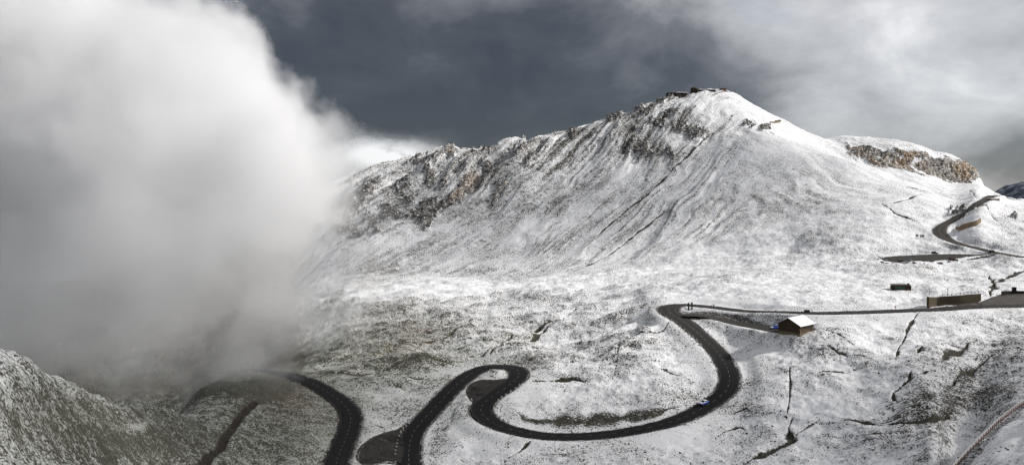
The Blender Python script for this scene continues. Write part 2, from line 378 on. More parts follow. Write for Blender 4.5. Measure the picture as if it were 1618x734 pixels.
for n_, (pix, hw, dep, b, s) in enumerate(LINES):
    hw *= 0.8
    mx_, my_ = np.mean([p[0] for p in pix]), np.mean([p[1] for p in pix])
    if n_ > 1 and mx_ < 950 and my_ < 612: hw *= 1.15; dep *= 1.7
    pts = catmull([tuple(hit(*p)) for p in pix], 1.5)
    rs = np.random.RandomState(n_)
    pts[:, 0] += (n_ > 1) * smooth1(rs.randn(len(pts)), 6) * min(hw, 0.8) * 1.5
    pts[:, 1] += smooth1(rs.randn(len(pts)), 6) * min(hw, 0.8) * 1.5
    wv = np.clip(0.85 + 1.0 * smooth1(rs.randn(len(pts)), 3), 0.3, 1.8) * hw
    if n_ == 1: wv[:] = hw * 1.1
    else: wv = wv * 1.2 * np.clip(np.minimum(np.arange(len(pts)), np.arange(len(pts))[::-1]) / 9.0, 0.12, 1)
    D, V, S = near_field(pts[:, :2], hw * 4 + 2, wv)
    V = np.maximum(V, 0.05)
    core = np.exp(-(D / V) ** 2 * 0.7) * (1 - 0.9 * flat_mask)
    wide = np.exp(-(D / (V * 2.4)) ** 2) * (1 - 0.9 * flat_mask)
    Zt -= dep * core
    np.maximum(bare, b * (0.95 * core + 0.28 * wide), out=bare)
    np.maximum(soil, s * core, out=soil)

# ---------------------------------------------------------------- patches (sight line centre, half extents, tilt deg, amount)
def blob(cx, cy, rx, ryy, rot=0, p=1.0):
    a = R(rot); x = U - cx; y = pyg - cy
    u = (x * math.cos(a) + y * math.sin(a)) / rx; v = (-x * math.sin(a) + y * math.cos(a)) / ryy
    return np.exp(-(u * u + v * v) ** p).astype(np.float32)

D_, V_, S_ = near_field(C_main[:, :2], 24, C_main[:, 2])
calm = 1 - sstep(6.5, 22, D_)
# ---------------------------------------------------------------- relief
quiet = 1 - flat_mask
mt = wt * 1.0                                                  # mountain 0..1
mt = np.maximum(mt, sstep(560, 640, Y2) * 0.6)
hum = sstep(60, 140, Y2) * (1 - 0.8 * sstep(540, 640, Y2))
h1 = fbm(X2 / 34, Y2 / 34, 3, 11); h2 = fbm(X2 / 9, Y2 / 9, 4, 23); h3 = fbm(X2 / 2.6, Y2 / 2.6, 3, 37)
# grassy knolls between the bends and terraces running across the slope
h4 = fbm((X2 * 0.35 + Y2 * 0.12) / 9, (Y2 - 0.15 * X2) / 9, 3, 51, ridged=True)
h5 = fbm((X2 * 0.28 + Y2 * 0.12) / 22, (Y2 - 0.30 * X2) / 21, 2, 57, 0.4, ridged=True)
fold = sstep(290, 340, Y2) * (1 - sstep(520, 600, Y2)) * (1 - sstep(1000, 1100, U))
rel = hum * (2.8 * h1 + 1.0 * h2 + 0.3 * h3 + (0.9 + 0.3 * fold) * (h4 - 0.2) + 4.2 * fold * (h5 - 0.3))
fx, fy = -0.64, -0.77                                          # fall line of the long left flank
sA = X2 * fx + Y2 * fy; tA = -X2 * fy + Y2 * fx
sB = X2 * 0.28 - Y2 * 0.96; tB = X2 * 0.96 + Y2 * 0.28
wB = sstep(1120, 1260, U)
wob = 14 * fbm(X2 / 70, Y2 / 70, 3, 5)
ribA = fbm((tA + wob) / 26, sA / 190, 5, 61, 0.55, ridged=True)
ribB = fbm((tB + wob) / 22, sB / 130, 5, 67, 0.52, ridged=True)
rib = ribA * (1 - wB) + ribB * wB
craggy = sstep(600, 700, U) * 0 + (1 - sstep(830, 1010, U)) * sstep(-0.05, 0.35, (270 + 0 * U - 0) * 0 + (1 - np.clip((pyg - sil_t[:, None]) / 130.0, 0, 1)))
craggy = craggy + 0.6 * blob(1040, 200, 70, 45) + 0.35 * blob(1000, 240, 60, 30)
ribL = fbm((tA + 2 * wob) / 62, sA / 420, 3, 63, 0.5, ridged=True) * (1 - wB) + fbm((tB + 2 * wob) / 60, sB / 300, 3, 65, 0.5, ridged=True) * wB
m_amp = 2.2 + 6.6 * np.clip(craggy, 0, 1.2)
m_amp = m_amp * (1 - 0.75 * blob(1240, 195, 75, 35, 30)) * (1 - 0.6 * wB)
rel += mt * ((6.5 - 3 * wB) * (1 - 0.7 * blob(1240, 195, 75, 35, 30)) * (ribL - 0.25) + m_amp * (rib - 0.15) + 1.1 * fbm(X2 / 18, Y2 / 18, 4, 71) + 0.45 * fbm(X2 / 4.5, Y2 / 4.5, 3, 73))
# rock
RK = [(560, 372, 24, 12, 20, .45, .1), (600, 372, 30, 8, -20, .35, 0), (645, 325, 10, 14, 20, .6, 0), (700, 300, 10, 16, 30, .5, 0), (590, 300, 22, 8, -30, .5, 0), (720, 275, 18, 6, -30, .4, 0), (742, 292, 20, 8, -45, 1, 1), (722, 314, 16, 6, -40, 1, 1), (757, 284, 9, 6, -40, .9, 1), (680, 285, 9, 11, 0, .8, 0), (676, 342, 13, 22, 20, .95, .1), (668, 352, 14, 8, 0, .6, .3),
      (612, 344, 22, 9, -30, .7, 0), (605, 330, 12, 6, 0, .6, 0), (541, 352, 17, 20, 0, 1, .5), (555, 330, 14, 16, 0, .7, .15), (575, 315, 20, 16, -40, .6, .05), (590, 355, 22, 12, 0, .5, 0), (640, 300, 24, 10, -40, .55, 0),
      (632, 348, 16, 9, 0, .6, 0), (655, 345, 8, 8, 0, .65, 0), (700, 330, 10, 12, 0, .5, .2), (828, 250, 26, 18, 50, .5, .1), (790, 305, 9, 20, 25, .55, .75), (782, 320, 7, 14, 25, .5, .9), (770, 265, 10, 7, 0, .7, .1), (772, 285, 16, 8, -35, .6, 0),
      (712, 250, 10, 9, 0, .6, .5), (660, 262, 18, 7, -20, .6, 0), (690, 258, 16, 6, -20, .55, 0), (760, 245, 14, 6, 0, .5, 0), (880, 260, 40, 14, -25, .3, 0), (850, 330, 50, 16, -35, .22, 0),
      (1010, 235, 24, 14, 20, .8, .15), (1020, 242, 10, 8, 0, .8, .25), (1058, 243, 10, 9, 0, .6, .1), (1090, 207, 30, 9, 10, .75, 0), (1060, 182, 14, 7, 0, .75, 0), (1045, 198, 30, 12, 10, .5, 0), (1030, 175, 26, 6, -25, .6, 0),
      (974, 186, 9, 5, 0, 1, 0), (966, 190, 9, 4, 0, .9, 0), (1008, 176, 10, 5, 0, .9, 0), (905, 217, 7, 5, 0, .9, 0), (1052, 160, 14, 4, -20, .9, 0), (1012, 205, 40, 12, -20, .35, 0), (960, 225, 50, 14, -25, .3, 0),
      (1184, 200, 14, 8, 20, .5, 0), (1210, 205, 10, 6, 0, .75, .1), (950, 330, 70, 10, -45, .15, 0),
      (1545, 325, 16, 5, -35, .6, .2), (1514, 338, 24, 10, -15, .5, .15), (1600, 343, 14, 4, 20, .45, 0)]
rk = np.zeros((NC, NR), np.float32); wm = np.zeros((NC, NR), np.float32)
far = sstep(480, 560, Y2)
for cx, cy, rx, ryy, ro, a, w in RK:
    b = blob(cx, cy, rx * 1.25, ryy * 1.25, ro) * (a + (0.04 if cx < 850 else 0))
    np.maximum(wm, b * w * 0.55, out=wm); rk = np.maximum(rk, b)
rn = fbm(tA / 7, sA / 16, 5, 81, 0.62); rn2 = fbm(X2 / 5, Y2 / 5, 4, 83, 0.6)
rk_left = sstep(0.40, 0.54, rk * 0.92 + 0.50 * rn + 0.36 * rn2)
# cliff band of the right-hand summit
cl_top = np.interp(cu, [1320, 1340, 1370, 1400, 1430, 1455, 1475, 1500, 1525, 1550, 1566], [222, 226, 229, 233, 237, 240, 245, 252, 256, 270, 284])[:, None]
cl_bot = np.interp(cu, [1320, 1345, 1375, 1400, 1440, 1470, 1500, 1530, 1550, 1566], [226, 246, 258, 266, 274, 281, 289, 290, 285, 284])[:, None]
ed = 9 * fbm(X2 / 15, Y2 / 60, 4, 87, 0.6)
cliff = (sstep(cl_top - 2, cl_top + 5, pyg + ed) * (1 - sstep(cl_bot - 3, cl_bot + 2, pyg + ed))) * sstep(1322, 1350, U) * (1 - sstep(1550, 1566, U)) * sstep(690, 725, Y2)
ledge = fbm(X2 / 16, (Y2 * 1.0 + pyg * 1.3) / 12, 4, 89, 0.6)
cliff = cliff * sstep(-0.30, 0.02, ledge + 0.28 * sstep(1440, 1520, U) - 0.30 * sstep(0.35, 0.0, np.clip((pyg - cl_top) / 30, 0, 1)))
low_band = blob(1390, 260, 26, 6, 12) * sstep(690, 715, Y2)
cliff = np.maximum(cliff, sstep(0.35, 0.7, low_band + 0.3 * ledge))
rock = np.maximum(rk_left * far, cliff)
warm = np.maximum(wm * far, cliff * np.clip(0.24 + 0.9 * fbm(X2 / 20, Y2 / 20, 3, 91) + 0.7 * blob(1525, 272, 14, 16) + 0.5 * blob(1390, 258, 36, 9, 12) + 0.35 * blob(1440, 255, 18, 14), 0, 1))
crk = fbm(X2 / 6, (Y2 + 3 * Zb) / 6, 5, 93, 0.6, ridged=True)
rel += rock * (3.2 * (crk - 0.2)) * np.where(cliff > 0.05, 1.2, 1.0) + rk_left * far * 2.0
near_rough = (1 - sstep(110, 240, Y2))
rel += near_rough * sstep(10, 60, Y2) * (0.5 * fbm(X2 / 5, Y2 / 5, 4, 95) + 0.12 * fbm(X2 / 1.1, Y2 / 1.1, 3, 97))
# steep banks: the river-cut brow below the middle bend and the slope on the right
rel *= quiet * (1 - 0.85 * calm)
Zt = Zt + rel

# ---------------------------------------------------------------- snow cover; sunlight on shelf, foot and summit flank painted as whiter snow
bz = 0.315 + 0.17 * fbm(X2 / 46, Y2 / 46, 4, 101) + 0.12 * fbm(X2 / 13, Y2 / 13, 4, 103, 0.6)
bz += 0.05 * (fbm((X2 * 0.3 + Y2 * 0.1) / 5, (Y2 - 0.15 * X2) / 5, 4, 105, ridged=True))
bz += (1 - mt) * (0.13 * h2 + 0.10 * h1 + 0.05 * fold * (h4 - 0.2) + 0.10 * fold * (h5 - 0.3))    # snow lies in the hollows
BP = [  # cx, cy, rx, ry, rot, amount
 (270, 690, 230, 90, 0, .34), (450, 670, 140, 110, 0, .26), (120, 650, 90, 26, 25, .12), (60, 660, 150, 90, 20, .11), (170, 705, 60, 30, 0, .15), (215, 672, 26, 8, 0, -.5), (330, 620, 60, 16, -5, -.1),
 (610, 560, 150, 60, -10, .2), (740, 640, 120, 60, 0, .08), (690, 520, 70, 14, -10, .16), (720, 560, 90, 14, -12, .12), (600, 500, 60, 16, -15, .14), (660, 466, 70, 7, 0, -.42), (640, 590, 60, 9, -12, .12), (700, 585, 60, 9, -10, -.15),
 (590, 615, 80, 12, 0, -.12), (660, 625, 60, 18, -30, .12), (590, 690, 30, 40, 30, -.1),
 (930, 548, 60, 12, -8, .12), (890, 475, 60, 10, -8, .08), (960, 520, 120, 30, -8, -.08),
 (960, 615, 90, 14, 0, -.1), (830, 575, 30, 13, 0, .22), (900, 620, 70, 10, 0, -.06),
 (900, 718, 60, 8, -5, .2), (1000, 715, 40, 6, -8, .18), (690, 700, 14, 34, 10, .3), (740, 700, 60, 34, 0, -.1), (1080, 700, 120, 26, 0, -.12), (1300, 640, 80, 40, 0, -.09), (1120, 700, 60, 20, 0, -.05),
 (1560, 600, 110, 50, -28, .17), (1500, 560, 60, 22, -25, .1), (1545, 583, 46, 9, -32, .15), (1500, 640, 80, 30, -10, .18), (1450, 655, 50, 12, -8, .18), (1400, 700, 60, 20, 0, .08), (1470, 690, 60, 24, 0, .1), (1460, 626, 14, 8, 0, .4), (1500, 655, 12, 5, 0, .4),
 (1453, 555, 20, 14, 0, .2), (1520, 520, 60, 12, 0, -.08), (1350, 600, 60, 30, 0, -.1), (1215, 600, 40, 60, 0, -.08), (1180, 640, 30, 20, 0, .06),
 (1380, 437, 50, 9, -4, .22), (1440, 425, 60, 5, 0, .1), (1500, 440, 60, 6, 0, .1), (1290, 446, 170, 13, -4, -.42), (1330, 470, 120, 10, 0, -.3), (1130, 470, 70, 8, 0, -.4), (1500, 452, 80, 9, 0, -.3), (1440, 395, 60, 5, 0, .15),
 (760, 395, 60, 40, -30, .12), (640, 400, 90, 26, -20, .12), (600, 430, 60, 20, 0, .25), (720, 420, 60, 14, -10, .08), (880, 400, 80, 40, -40, .06), (790, 438, 50, 9, 0, .22), (700, 452, 80, 8, 0, -.42), (880, 450, 130, 12, -3, -.42), (760, 456, 90, 6, 0, -.3), (830, 370, 18, 34, 40, -.25), (910, 340, 14, 26, 40, -.25), (920, 300, 40, 30, -30, .03),
 (980, 330, 90, 20, -45, .06), (1200, 220, 60, 40, 20, -.1), (1240, 192, 80, 28, 30, -.5), (1420, 300, 140, 40, 15, -.14), (1130, 400, 120, 26, -15, -.18), (1060, 425, 90, 10, -12, -.3), (940, 330, 60, 60, -40, -.06), (1120, 165, 60, 14, 5, -.2), (1130, 250, 60, 34, 0, -.12), (1070, 225, 14, 14, 0, -.2), (1290, 290, 50, 40, 30, .14), (1230, 330, 90, 40, 20, .07), (1150, 400, 100, 18, -15, -.16), (1080, 420, 60, 10, -15, -.12),
 (1330, 320, 40, 30, 0, .05), (1420, 305, 50, 14, 10, .03), (1380, 350, 60, 20, 10, -.07), (1500, 320, 40, 12, 0, -.1), (1540, 360, 50, 30, 0, -.12), (1590, 360, 40, 20, 30, .06), (1600, 320, 40, 6, 0, -.3), (1350, 225, 60, 8, 5, -.25), (1560, 290, 20, 16, 0, -.25), (1440, 285, 120, 8, 6, -.2), (1380, 390, 60, 18, -10, -.12),
 (1595, 700, 60, 40, -30, -.18),
]
for cx, cy, rx, ryy, ro, a in BP:
    bz = bz + a * 0.8 * blob(cx, cy, rx, ryy, ro)
str_ = fbm((tA + wob) / 4.2, sA / 70, 5, 111, 0.6) * (1 - wB) + fbm((tB + wob) / 7, sB / 40, 5, 113, 0.6) * wB
bz = bz + mt * (0.52 * str_ - 0.01 + 0.10 * (0.35 - rib) * np.clip(craggy + 0.4, 0, 1))
st2 = fbm((tA + 0.8 * wob) / 9.5, sA / 230, 4, 117, 0.6, ridged=True)
bz = bz + mt * (1 - wB) * 0.30 * sstep(0.42, 0.80, st2) * sstep(760, 900, U) + 0.06 * np.clip(craggy, 0, 1) * far
bz = bz + 0.28 * rk * far * (1 - rock)
# the ground sheds snow where it is steep
dzr = np.gradient(Zt, axis=1) / np.gradient(ry)[None, :]
dzc = np.gradient(Zt, axis=0) / (np.gradient(cu)[:, None] * Y2 / F)
slope = np.hypot(dzr, dzc)
bz = bz + 0.16 * sstep(0.45, 1.0, slope) * (0.4 + 0.6 * np.clip(craggy, 0, 1)) * far + 0.14 * sstep(0.3, 0.9, slope) * (1 - far)
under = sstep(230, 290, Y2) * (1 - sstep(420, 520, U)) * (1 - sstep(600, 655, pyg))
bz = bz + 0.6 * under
bz = np.where(bz > 0.5, 0.5 + 0.55 * (bz - 0.5), bz)
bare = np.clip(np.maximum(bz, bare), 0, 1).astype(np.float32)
green = np.clip(0.9 * blob(300, 690, 230, 95) + 0.7 * blob(60, 660, 150, 90) + 0.7 * blob(480, 650, 120, 100) + 0.65 * blob(600, 545, 120, 60) + 0.35 * blob(720, 590, 160, 90), 0, 1)
reddish = np.clip(0.7 * blob(660, 530, 60, 22) + 0.6 * blob(470, 640, 40, 30) + 0.6 * blob(630, 560, 50, 12) + 0.4 * blob(880, 548, 60, 10), 0, 1)

def set_attr(me, name, arr):
    at = me.attributes.new(name, 'FLOAT_COLOR', 'POINT')
    at.data.foreach_set('color', np.ascontiguousarray(arr, np.float32).ravel())

def grid_mesh(name, X, Y, Z):
    nc, nr = X.shape
    co = np.stack([X, Y, Z], 2).reshape(-1, 3).astype(np.float32)
    i = np.arange(nc * nr, dtype=np.int32).reshape(nc, nr)
    q = np.stack([i[:-1, :-1], i[1:, :-1], i[1:, 1:], i[:-1, 1:]], 2).reshape(-1, 4)
    me = bpy.data.meshes.new(name)
    me.vertices.add(len(co)); me.vertices.foreach_set('co', co.ravel())
    me.loops.add(q.size); me.loops.foreach_set('vertex_index', q.ravel())
    me.polygons.add(len(q)); me.polygons.foreach_set('loop_start', np.arange(0, q.size, 4, dtype=np.int32))
    me.polygons.foreach_set('use_smooth', np.ones(len(q), bool))
    me.update(calc_edges=True)
    return me

# ---------------------------------------------------------------- material helpers
class NT:
    def __init__(s, name, disp=False):
        s.m = bpy.data.materials.new(name); s.m.use_nodes = True
        s.t = s.m.node_tree; s.t.nodes.clear()
        s.out = s.n('ShaderNodeOutputMaterial')
    def n(s, kind, **kw):
        nd = s.t.nodes.new(kind)
        for k, v in kw.items(): setattr(nd, k, v)
        return nd
    def link(s, a, b): s.t.links.new(a, b)
    def val(s, sock, v):
        if isinstance(v, bpy.types.NodeSocket): s.link(v, sock)
        elif v is not None: sock.default_value = v
    def math(s, op, a, b=None, c=None, clamp=False):
        nd = s.n('ShaderNodeMath', operation=op, use_clamp=clamp)
        for k, v in enumerate((a, b, c)):
            if v is not None: s.val(nd.inputs[k], v)
        return nd.outputs[0]
    def vmath(s, op, a, b=None, scale=None):
        nd = s.n('ShaderNodeVectorMath', operation=op)
        s.val(nd.inputs[0], a)
        if b is not None: s.val(nd.inputs[1], b)
        if scale is not None: s.val(nd.inputs['Scale'], scale)
        return nd.outputs['Value'] if op in ('LENGTH', 'DOT_PRODUCT', 'DISTANCE') else nd.outputs[0]
    def noise(s, vec, scale, detail=4, rough=0.5, dist=0.0):
        nd = s.n('ShaderNodeTexNoise')
        if vec is not None: s.link(vec, nd.inputs['Vector'])
        nd.inputs['Scale'].default_value = scale; nd.inputs['Detail'].default_value = detail
        nd.inputs['Roughness'].default_value = rough; nd.inputs['Distortion'].default_value = dist
        return nd.outputs[0]
    def mix(s, f, a, b):
        nd = s.n('ShaderNodeMix', data_type='RGBA')
        s.val(nd.inputs[0], f); s.val(nd.inputs[6], a); s.val(nd.inputs[7], b)
        return nd.outputs[2]
    def step(s, x, lo, hi, a=0.0, b=1.0, kind='SMOOTHSTEP'):
        nd = s.n('ShaderNodeMapRange', interpolation_type=kind)
        s.val(nd.inputs[0], x); s.val(nd.inputs[1], lo); s.val(nd.inputs[2], hi); s.val(nd.inputs[3], a); s.val(nd.inputs[4], b)
        return nd.outputs[0]
    def attr(s, name):
        nd = s.n('ShaderNodeAttribute', attribute_name=name)
        return nd
    def obj(s): return s.n('ShaderNodeTexCoord').outputs['Object']
    def surf(s, col, rough=0.8, bump=None, bstr=0.3, bdist=0.1, spec=0.3, metal=0.0):
        b = s.n('ShaderNodeBsdfPrincipled')
        s.val(b.inputs['Base Color'], col); s.val(b.inputs['Roughness'], rough)
        s.val(b.inputs['Specular IOR Level'], spec); s.val(b.inputs['Metallic'], metal)
        if bump is not None:
            bp = s.n('ShaderNodeBump'); bp.inputs['Strength'].default_value = bstr; bp.inputs['Distance'].default_value = bdist
            s.link(bump, bp.inputs['Height']); s.link(bp.outputs[0], b.inputs['Normal'])
        s.link(b.outputs[0], s.out.inputs['Surface'])
        return b
def c4(r, g, b): return (r, g, b, 1.0)

def land_material():
    t = NT('snowy_mountain_ground')
    P = t.obj()
    cov = t.attr('cover'); sep = t.n('ShaderNodeSeparateColor'); t.link(cov.outputs['Color'], sep.inputs[0])
    b_, so, ro = sep.outputs[0], sep.outputs[1], sep.outputs[2]
    tin = t.attr('tint'); se2 = t.n('ShaderNodeSeparateColor'); t.link(tin.outputs['Color'], se2.inputs[0])
    wa, gr, rd = se2.outputs[0], se2.outputs[1], se2.outputs[2]
    big = t.noise(P, 0.06, 3, 0.55)
    fine = t.noise(P, 1.5, 4, 0.80); mid = t.noise(P, 0.30, 5, 0.70)
    n = t.math('ADD', t.math('MULTIPLY', fine, 0.62), t.math('MULTIPLY', mid, 0.38))
    thr = t.math('MULTIPLY_ADD', t.math('SUBTRACT', b_, 0.5), 0.42, 0.455)
    d = t.math('SUBTRACT', n, thr)
    # tufts and stones standing through the snow
    mp = t.n('ShaderNodeMapping'); t.link(P, mp.inputs[0]); mp.inputs['Scale'].default_value = (1.0, 0.55, 0.8)
    bb = t.math('ADD', t.math('MULTIPLY', b_, 0.95), t.math('MULTIPLY', t.math('ADD', t.math('SUBTRACT', mid, 0.5), t.math('MULTIPLY', t.math('SUBTRACT', big, 0.5), 1.0)), 1.15))
    dots = None
    for sc_, k_ in ((4.3, 0.60), (1.9, 0.62), (0.75, 0.38)):
        vo = t.n('ShaderNodeTexVoronoi', feature='F1'); t.link(mp.outputs[0], vo.inputs['Vector']); vo.inputs['Scale'].default_value = sc_
        sr = t.n('ShaderNodeSeparateColor'); t.link(vo.outputs['Color'], sr.inputs[0])
        rad = t.math('MULTIPLY', t.math('POWER', t.math('MAXIMUM', t.math('SUBTRACT', bb, sr.outputs[0]), 0.0), 0.5), k_)
        q = t.step(t.math('SUBTRACT', t.math('MULTIPLY_ADD', t.math('SUBTRACT', fine, 0.5), 0.5, vo.outputs['Distance']), rad), -0.03, 0.06)
        dots = q if dots is None else t.math('MINIMUM', dots, q)
    snow = t.math('MULTIPLY', t.step(d, -0.012, 0.020), dots)
    # thin snow lets the turf tint it
    thin = t.step(d, -0.01, 0.11)
    turf = t.mix(t.step(fine, .3, .7), c4(0.016, 0.015, 0.012), c4(0.075, 0.068, 0.048))
    turf = t.mix(gr, turf, t.mix(fine, c4(0.026, 0.026, 0.019), c4(0.120, 0.120, 0.090)))
    turf = t.mix(t.math('MULTIPLY', rd, t.step(mid, 0.4, 0.6)), turf, c4(0.17, 0.105, 0.075))
    snow_c = t.mix(thin, t.mix(gr, c4(0.42, 0.42, 0.41), c4(0.30, 0.305, 0.27)), c4(0.85, 0.855, 0.87))
    snow_c = t.mix(t.math('MULTIPLY', t.step(big, 0.35, 0.65), 0.25), snow_c, c4(0.62, 0.62, 0.61))
    snow_c = t.mix(t.math('MULTIPLY', gr, 0.75), snow_c, c4(.26, .265, .22))
    col = t.mix(snow, turf, snow_c)
    earth = t.mix(t.step(fine, .3, .7), c4(0.014, 0.011, 0.009), c4(0.055, 0.043, 0.034))
    sm = t.step(t.math('ADD', so, t.math('MULTIPLY', t.math('SUBTRACT', fine, 0.5), 1.5)), 0.42, 0.58)
    sm = t.math('MULTIPLY', sm, t.step(so, 0.08, 0.2))
    col = t.mix(sm, col, earth)
    # rock
    strat = t.n('ShaderNodeMapping'); t.link(P, strat.inputs[0]); strat.inputs['Scale'].default_value = (0.10, 0.10, 0.42)
    rn = t.noise(strat.outputs[0], 1.0, 6, 0.65, 0.6); rn2 = t.noise(P, 0.5, 5, 0.7)
    grey = t.mix(t.step(rn, 0.32, 0.68), t.mix(t.step(wa, 0.02, 0.2), c4(0.022, 0.021, 0.020), c4(0.06, 0.055, 0.05)), t.mix(t.step(wa, 0.02, 0.2), c4(0.19, 0.175, 0.155), c4(0.36, 0.32, 0.27)))
    ochre = t.mix(t.step(rn2, 0.34, 0.66), c4(0.10, 0.062, 0.038), c4(0.40, 0.285, 0.165))
    rc = t.mix(t.step(t.math('ADD', wa, t.math('MULTIPLY', t.math('SUBTRACT', rn2, 0.5), 0.9)), 0.35, 0.75), grey, ochre)
    dust = t.math('MULTIPLY', t.step(rn2, 0.545, 0.61), 0.85)                  # snow caught on ledges
    rc = t.mix(dust, rc, c4(0.80, 0.80, 0.82))
    rmask = t.step(t.math('ADD', ro, t.math('MULTIPLY', t.math('SUBTRACT', rn2, 0.5), 0.9)), 0.40, 0.55)
    col = t.mix(rmask, col, rc)
    hgt = t.math('ADD', t.math('MULTIPLY', fine, 0.6), mid)
    t.surf(col, t.math('MULTIPLY_ADD', snow, -0.15, 0.9), hgt, 0.55, 0.35, 0.2)
    return t.m
M_land = land_material()
me = grid_mesh('terrain', X2, Y2, Zt)
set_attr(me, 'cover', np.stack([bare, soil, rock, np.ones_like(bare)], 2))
set_attr(me, 'tint', np.stack([warm, green, reddish, np.ones_like(bare)], 2))
me.materials.append(M_land)
terrain = bpy.data.objects.new('terrain', me); COL.objects.link(terrain)
terrain['kind'] = 'structure'
# ---------------------------------------------------------------- paved surfaces
def obj_from(name, verts, faces, mat, parent=None, smooth=False, mats=None, fmat=None):
    me = bpy.data.meshes.new(name); me.from_pydata([tuple(v) for v in verts], [], faces)
    for m in (mats or [mat]): me.materials.append(m)
    if fmat is not None: me.polygons.foreach_set('material_index', fmat)
    if smooth: me.polygons.foreach_set('use_smooth', [True] * len(me.polygons))
    me.update()
    o = bpy.data.objects.new(name, me); COL.objects.link(o)
    if parent is not None: o.parent = parent
    return o

def asphalt(name, dark, light, marks=None):
    t = NT(name); P = t.obj()
    n = t.noise(P, 0.35, 5, 0.65); f = t.noise(P, 5.0, 3, 0.6)
    col = t.mix(t.step(t.math('ADD', t.math('MULTIPLY', n, .75), t.math('MULTIPLY', f, .25)), 0.35, 0.65), c4(*dark), c4(*light))
    if not marks:
        sl = t.noise(P, 0.16, 4, 0.6)
        col = t.mix(t.step(sl, 0.56, 0.66), col, c4(dark[0] * .55, dark[1] * .55, dark[2] * .55))
        col = t.mix(t.math('MULTIPLY', t.step(t.math('ADD', t.math('MULTIPLY', n, .6), t.math('MULTIPLY', f, .4)), 0.60, 0.66), 0.5), col, c4(.30, .29, .28))
    if marks:
        at = t.attr('way'); sp = t.n('ShaderNodeSeparateColor'); t.link(at.outputs['Color'], sp.inputs[0])
        # way: r = metres across / 10 + .5, g = metres along / 100, b = paler tone, sunlit shine on the main road painted in
        lat = t.math('MULTIPLY', t.math('SUBTRACT', sp.outputs[0], 0.5), 10.0); al = t.math('MULTIPLY', sp.outputs[1], 100.0)
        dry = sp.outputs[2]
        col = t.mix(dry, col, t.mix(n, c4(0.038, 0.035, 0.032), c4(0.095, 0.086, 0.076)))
        trk = t.math('ABSOLUTE', t.math('SUBTRACT', t.math('ABSOLUTE', lat), 1.7))
        col = t.mix(t.math('MULTIPLY', t.step(trk, 0.9, 0.3), 0.35), col, c4(0.012, 0.012, 0.013))
        dash = t.math('LESS_THAN', t.math('FRACT', t.math('DIVIDE', al, 4.0)), 0.42)
        ctr = t.math('MULTIPLY', t.math('LESS_THAN', t.math('ABSOLUTE', lat), 0.07), dash)
        alpha = sp.outputs[2]
        edge = t.math('LESS_THAN', t.math('ABSOLUTE', t.math('SUBTRACT', t.math('ABSOLUTE', lat), 3.35)), 0.06)
        mk = t.math('MULTIPLY', t.math('MAXIMUM', ctr, t.math('MULTIPLY', edge, 0.4)), t.step(f, 0.30, 0.48, 0.3, 0.85))
        if marks == 'centre':
            col = t.mix(mk, col, c4(0.25, 0.25, 0.245))
    t.surf(col, t.step(n, 0.3, 0.7, 0.75, 0.95), f, 0.25, 0.02, 0.12)
    return t.m
M_road = asphalt('dark_wet_asphalt', (0.008, 0.008, 0.009), (0.015, 0.015, 0.016), 'centre')
M_side = asphalt('grey_asphalt', (0.035, 0.033, 0.030), (0.07, 0.064, 0.056), 'plain')
M_bay = asphalt('brown_black_asphalt', (0.020, 0.019, 0.018), (0.052, 0.048, 0.045))
M_apron = asphalt('pale_asphalt', (0.065, 0.060, 0.056), (0.115, 0.105, 0.098))

def strip(name, C, mat, palerf, lift=0.0, along0=0.0):
    n = len(C)
    T = np.gradient(C[:, :2], axis=0); T /= np.linalg.norm(T, axis=1)[:, None] + 1e-9
    N = np.stack([-T[:, 1], T[:, 0]], 1)
    offs = [-1, -0.5, 0, 0.5, 1]
    rsn = np.random.RandomState(len(name))
    V = []; A = []
    e1 = smooth1(rsn.randn(n), 2) * 0.34; e2 = smooth1(rsn.randn(n), 2) * 0.34
    for i in range(n):
        for k, o in enumerate(offs):
            w = C[i, 3] / 2 * o + (e1[i] if k == 0 else e2[i] if k == 4 else 0)
            x, y = C[i, 0] + N[i, 0] * w, C[i, 1] + N[i, 1] * w
            V.append((x, y, C[i, 2] + lift + 0.08 * (1 - o * o)))
            A.append((w / 10 + 0.5, (along0 + i) / 100.0, palerf(i / (n - 1), x, y), 1))
    Fc = [(i * 5 + k, i * 5 + k + 1, (i + 1) * 5 + k + 1, (i + 1) * 5 + k) for i in range(n - 1) for k in range(4)]
    o = obj_from(name, V, Fc, mat, smooth=True)
    set_attr(o.data, 'way', np.array(A))
    o['kind'] = 'structure'
    return o
def sunlit_main(f, x, y):  # sun and shine on the upper hairpin painted as paler asphalt
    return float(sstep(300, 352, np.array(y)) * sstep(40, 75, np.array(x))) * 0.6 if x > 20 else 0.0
road_main = strip('mountain_road', C_main, M_road, sunlit_main)
strip('side_road', C_side, M_side, lambda f, x, y: 0.8 * (1 - sstep(0.25, 0.45, np.array(f))), lift=0.010)
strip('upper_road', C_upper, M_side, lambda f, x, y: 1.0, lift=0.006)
for bname, loop, pl in BAYS:
    bm = bmesh.new()
    rsn = np.random.RandomState(3)
    jit = smooth1(rsn.randn(len(loop)), 2) * 0.3
    vs = [bm.verts.new((x + jit[i], y + jit[i], pl(x, y) + 0.03)) for i, (x, y) in enumerate(loop[:, :2])]
    f = bm.faces.new(vs); f.normal_update()
    if f.normal.z < 0: f.normal_flip()
    bmesh.ops.triangulate(bm, faces=bm.faces[:])
    me = bpy.data.meshes.new('car_park' if bname == 'park' else 'parking_bay'); bm.to_mesh(me); bm.free()
    me.materials.append(M_apron if bname == 'apron' else M_side if bname == 'park' else M_bay)
    o = bpy.data.objects.new(me.name, me); COL.objects.link(o); o['kind'] = 'structure'
    # keep the levelled patch just under the road that runs along it
    o.location.z = -0.02

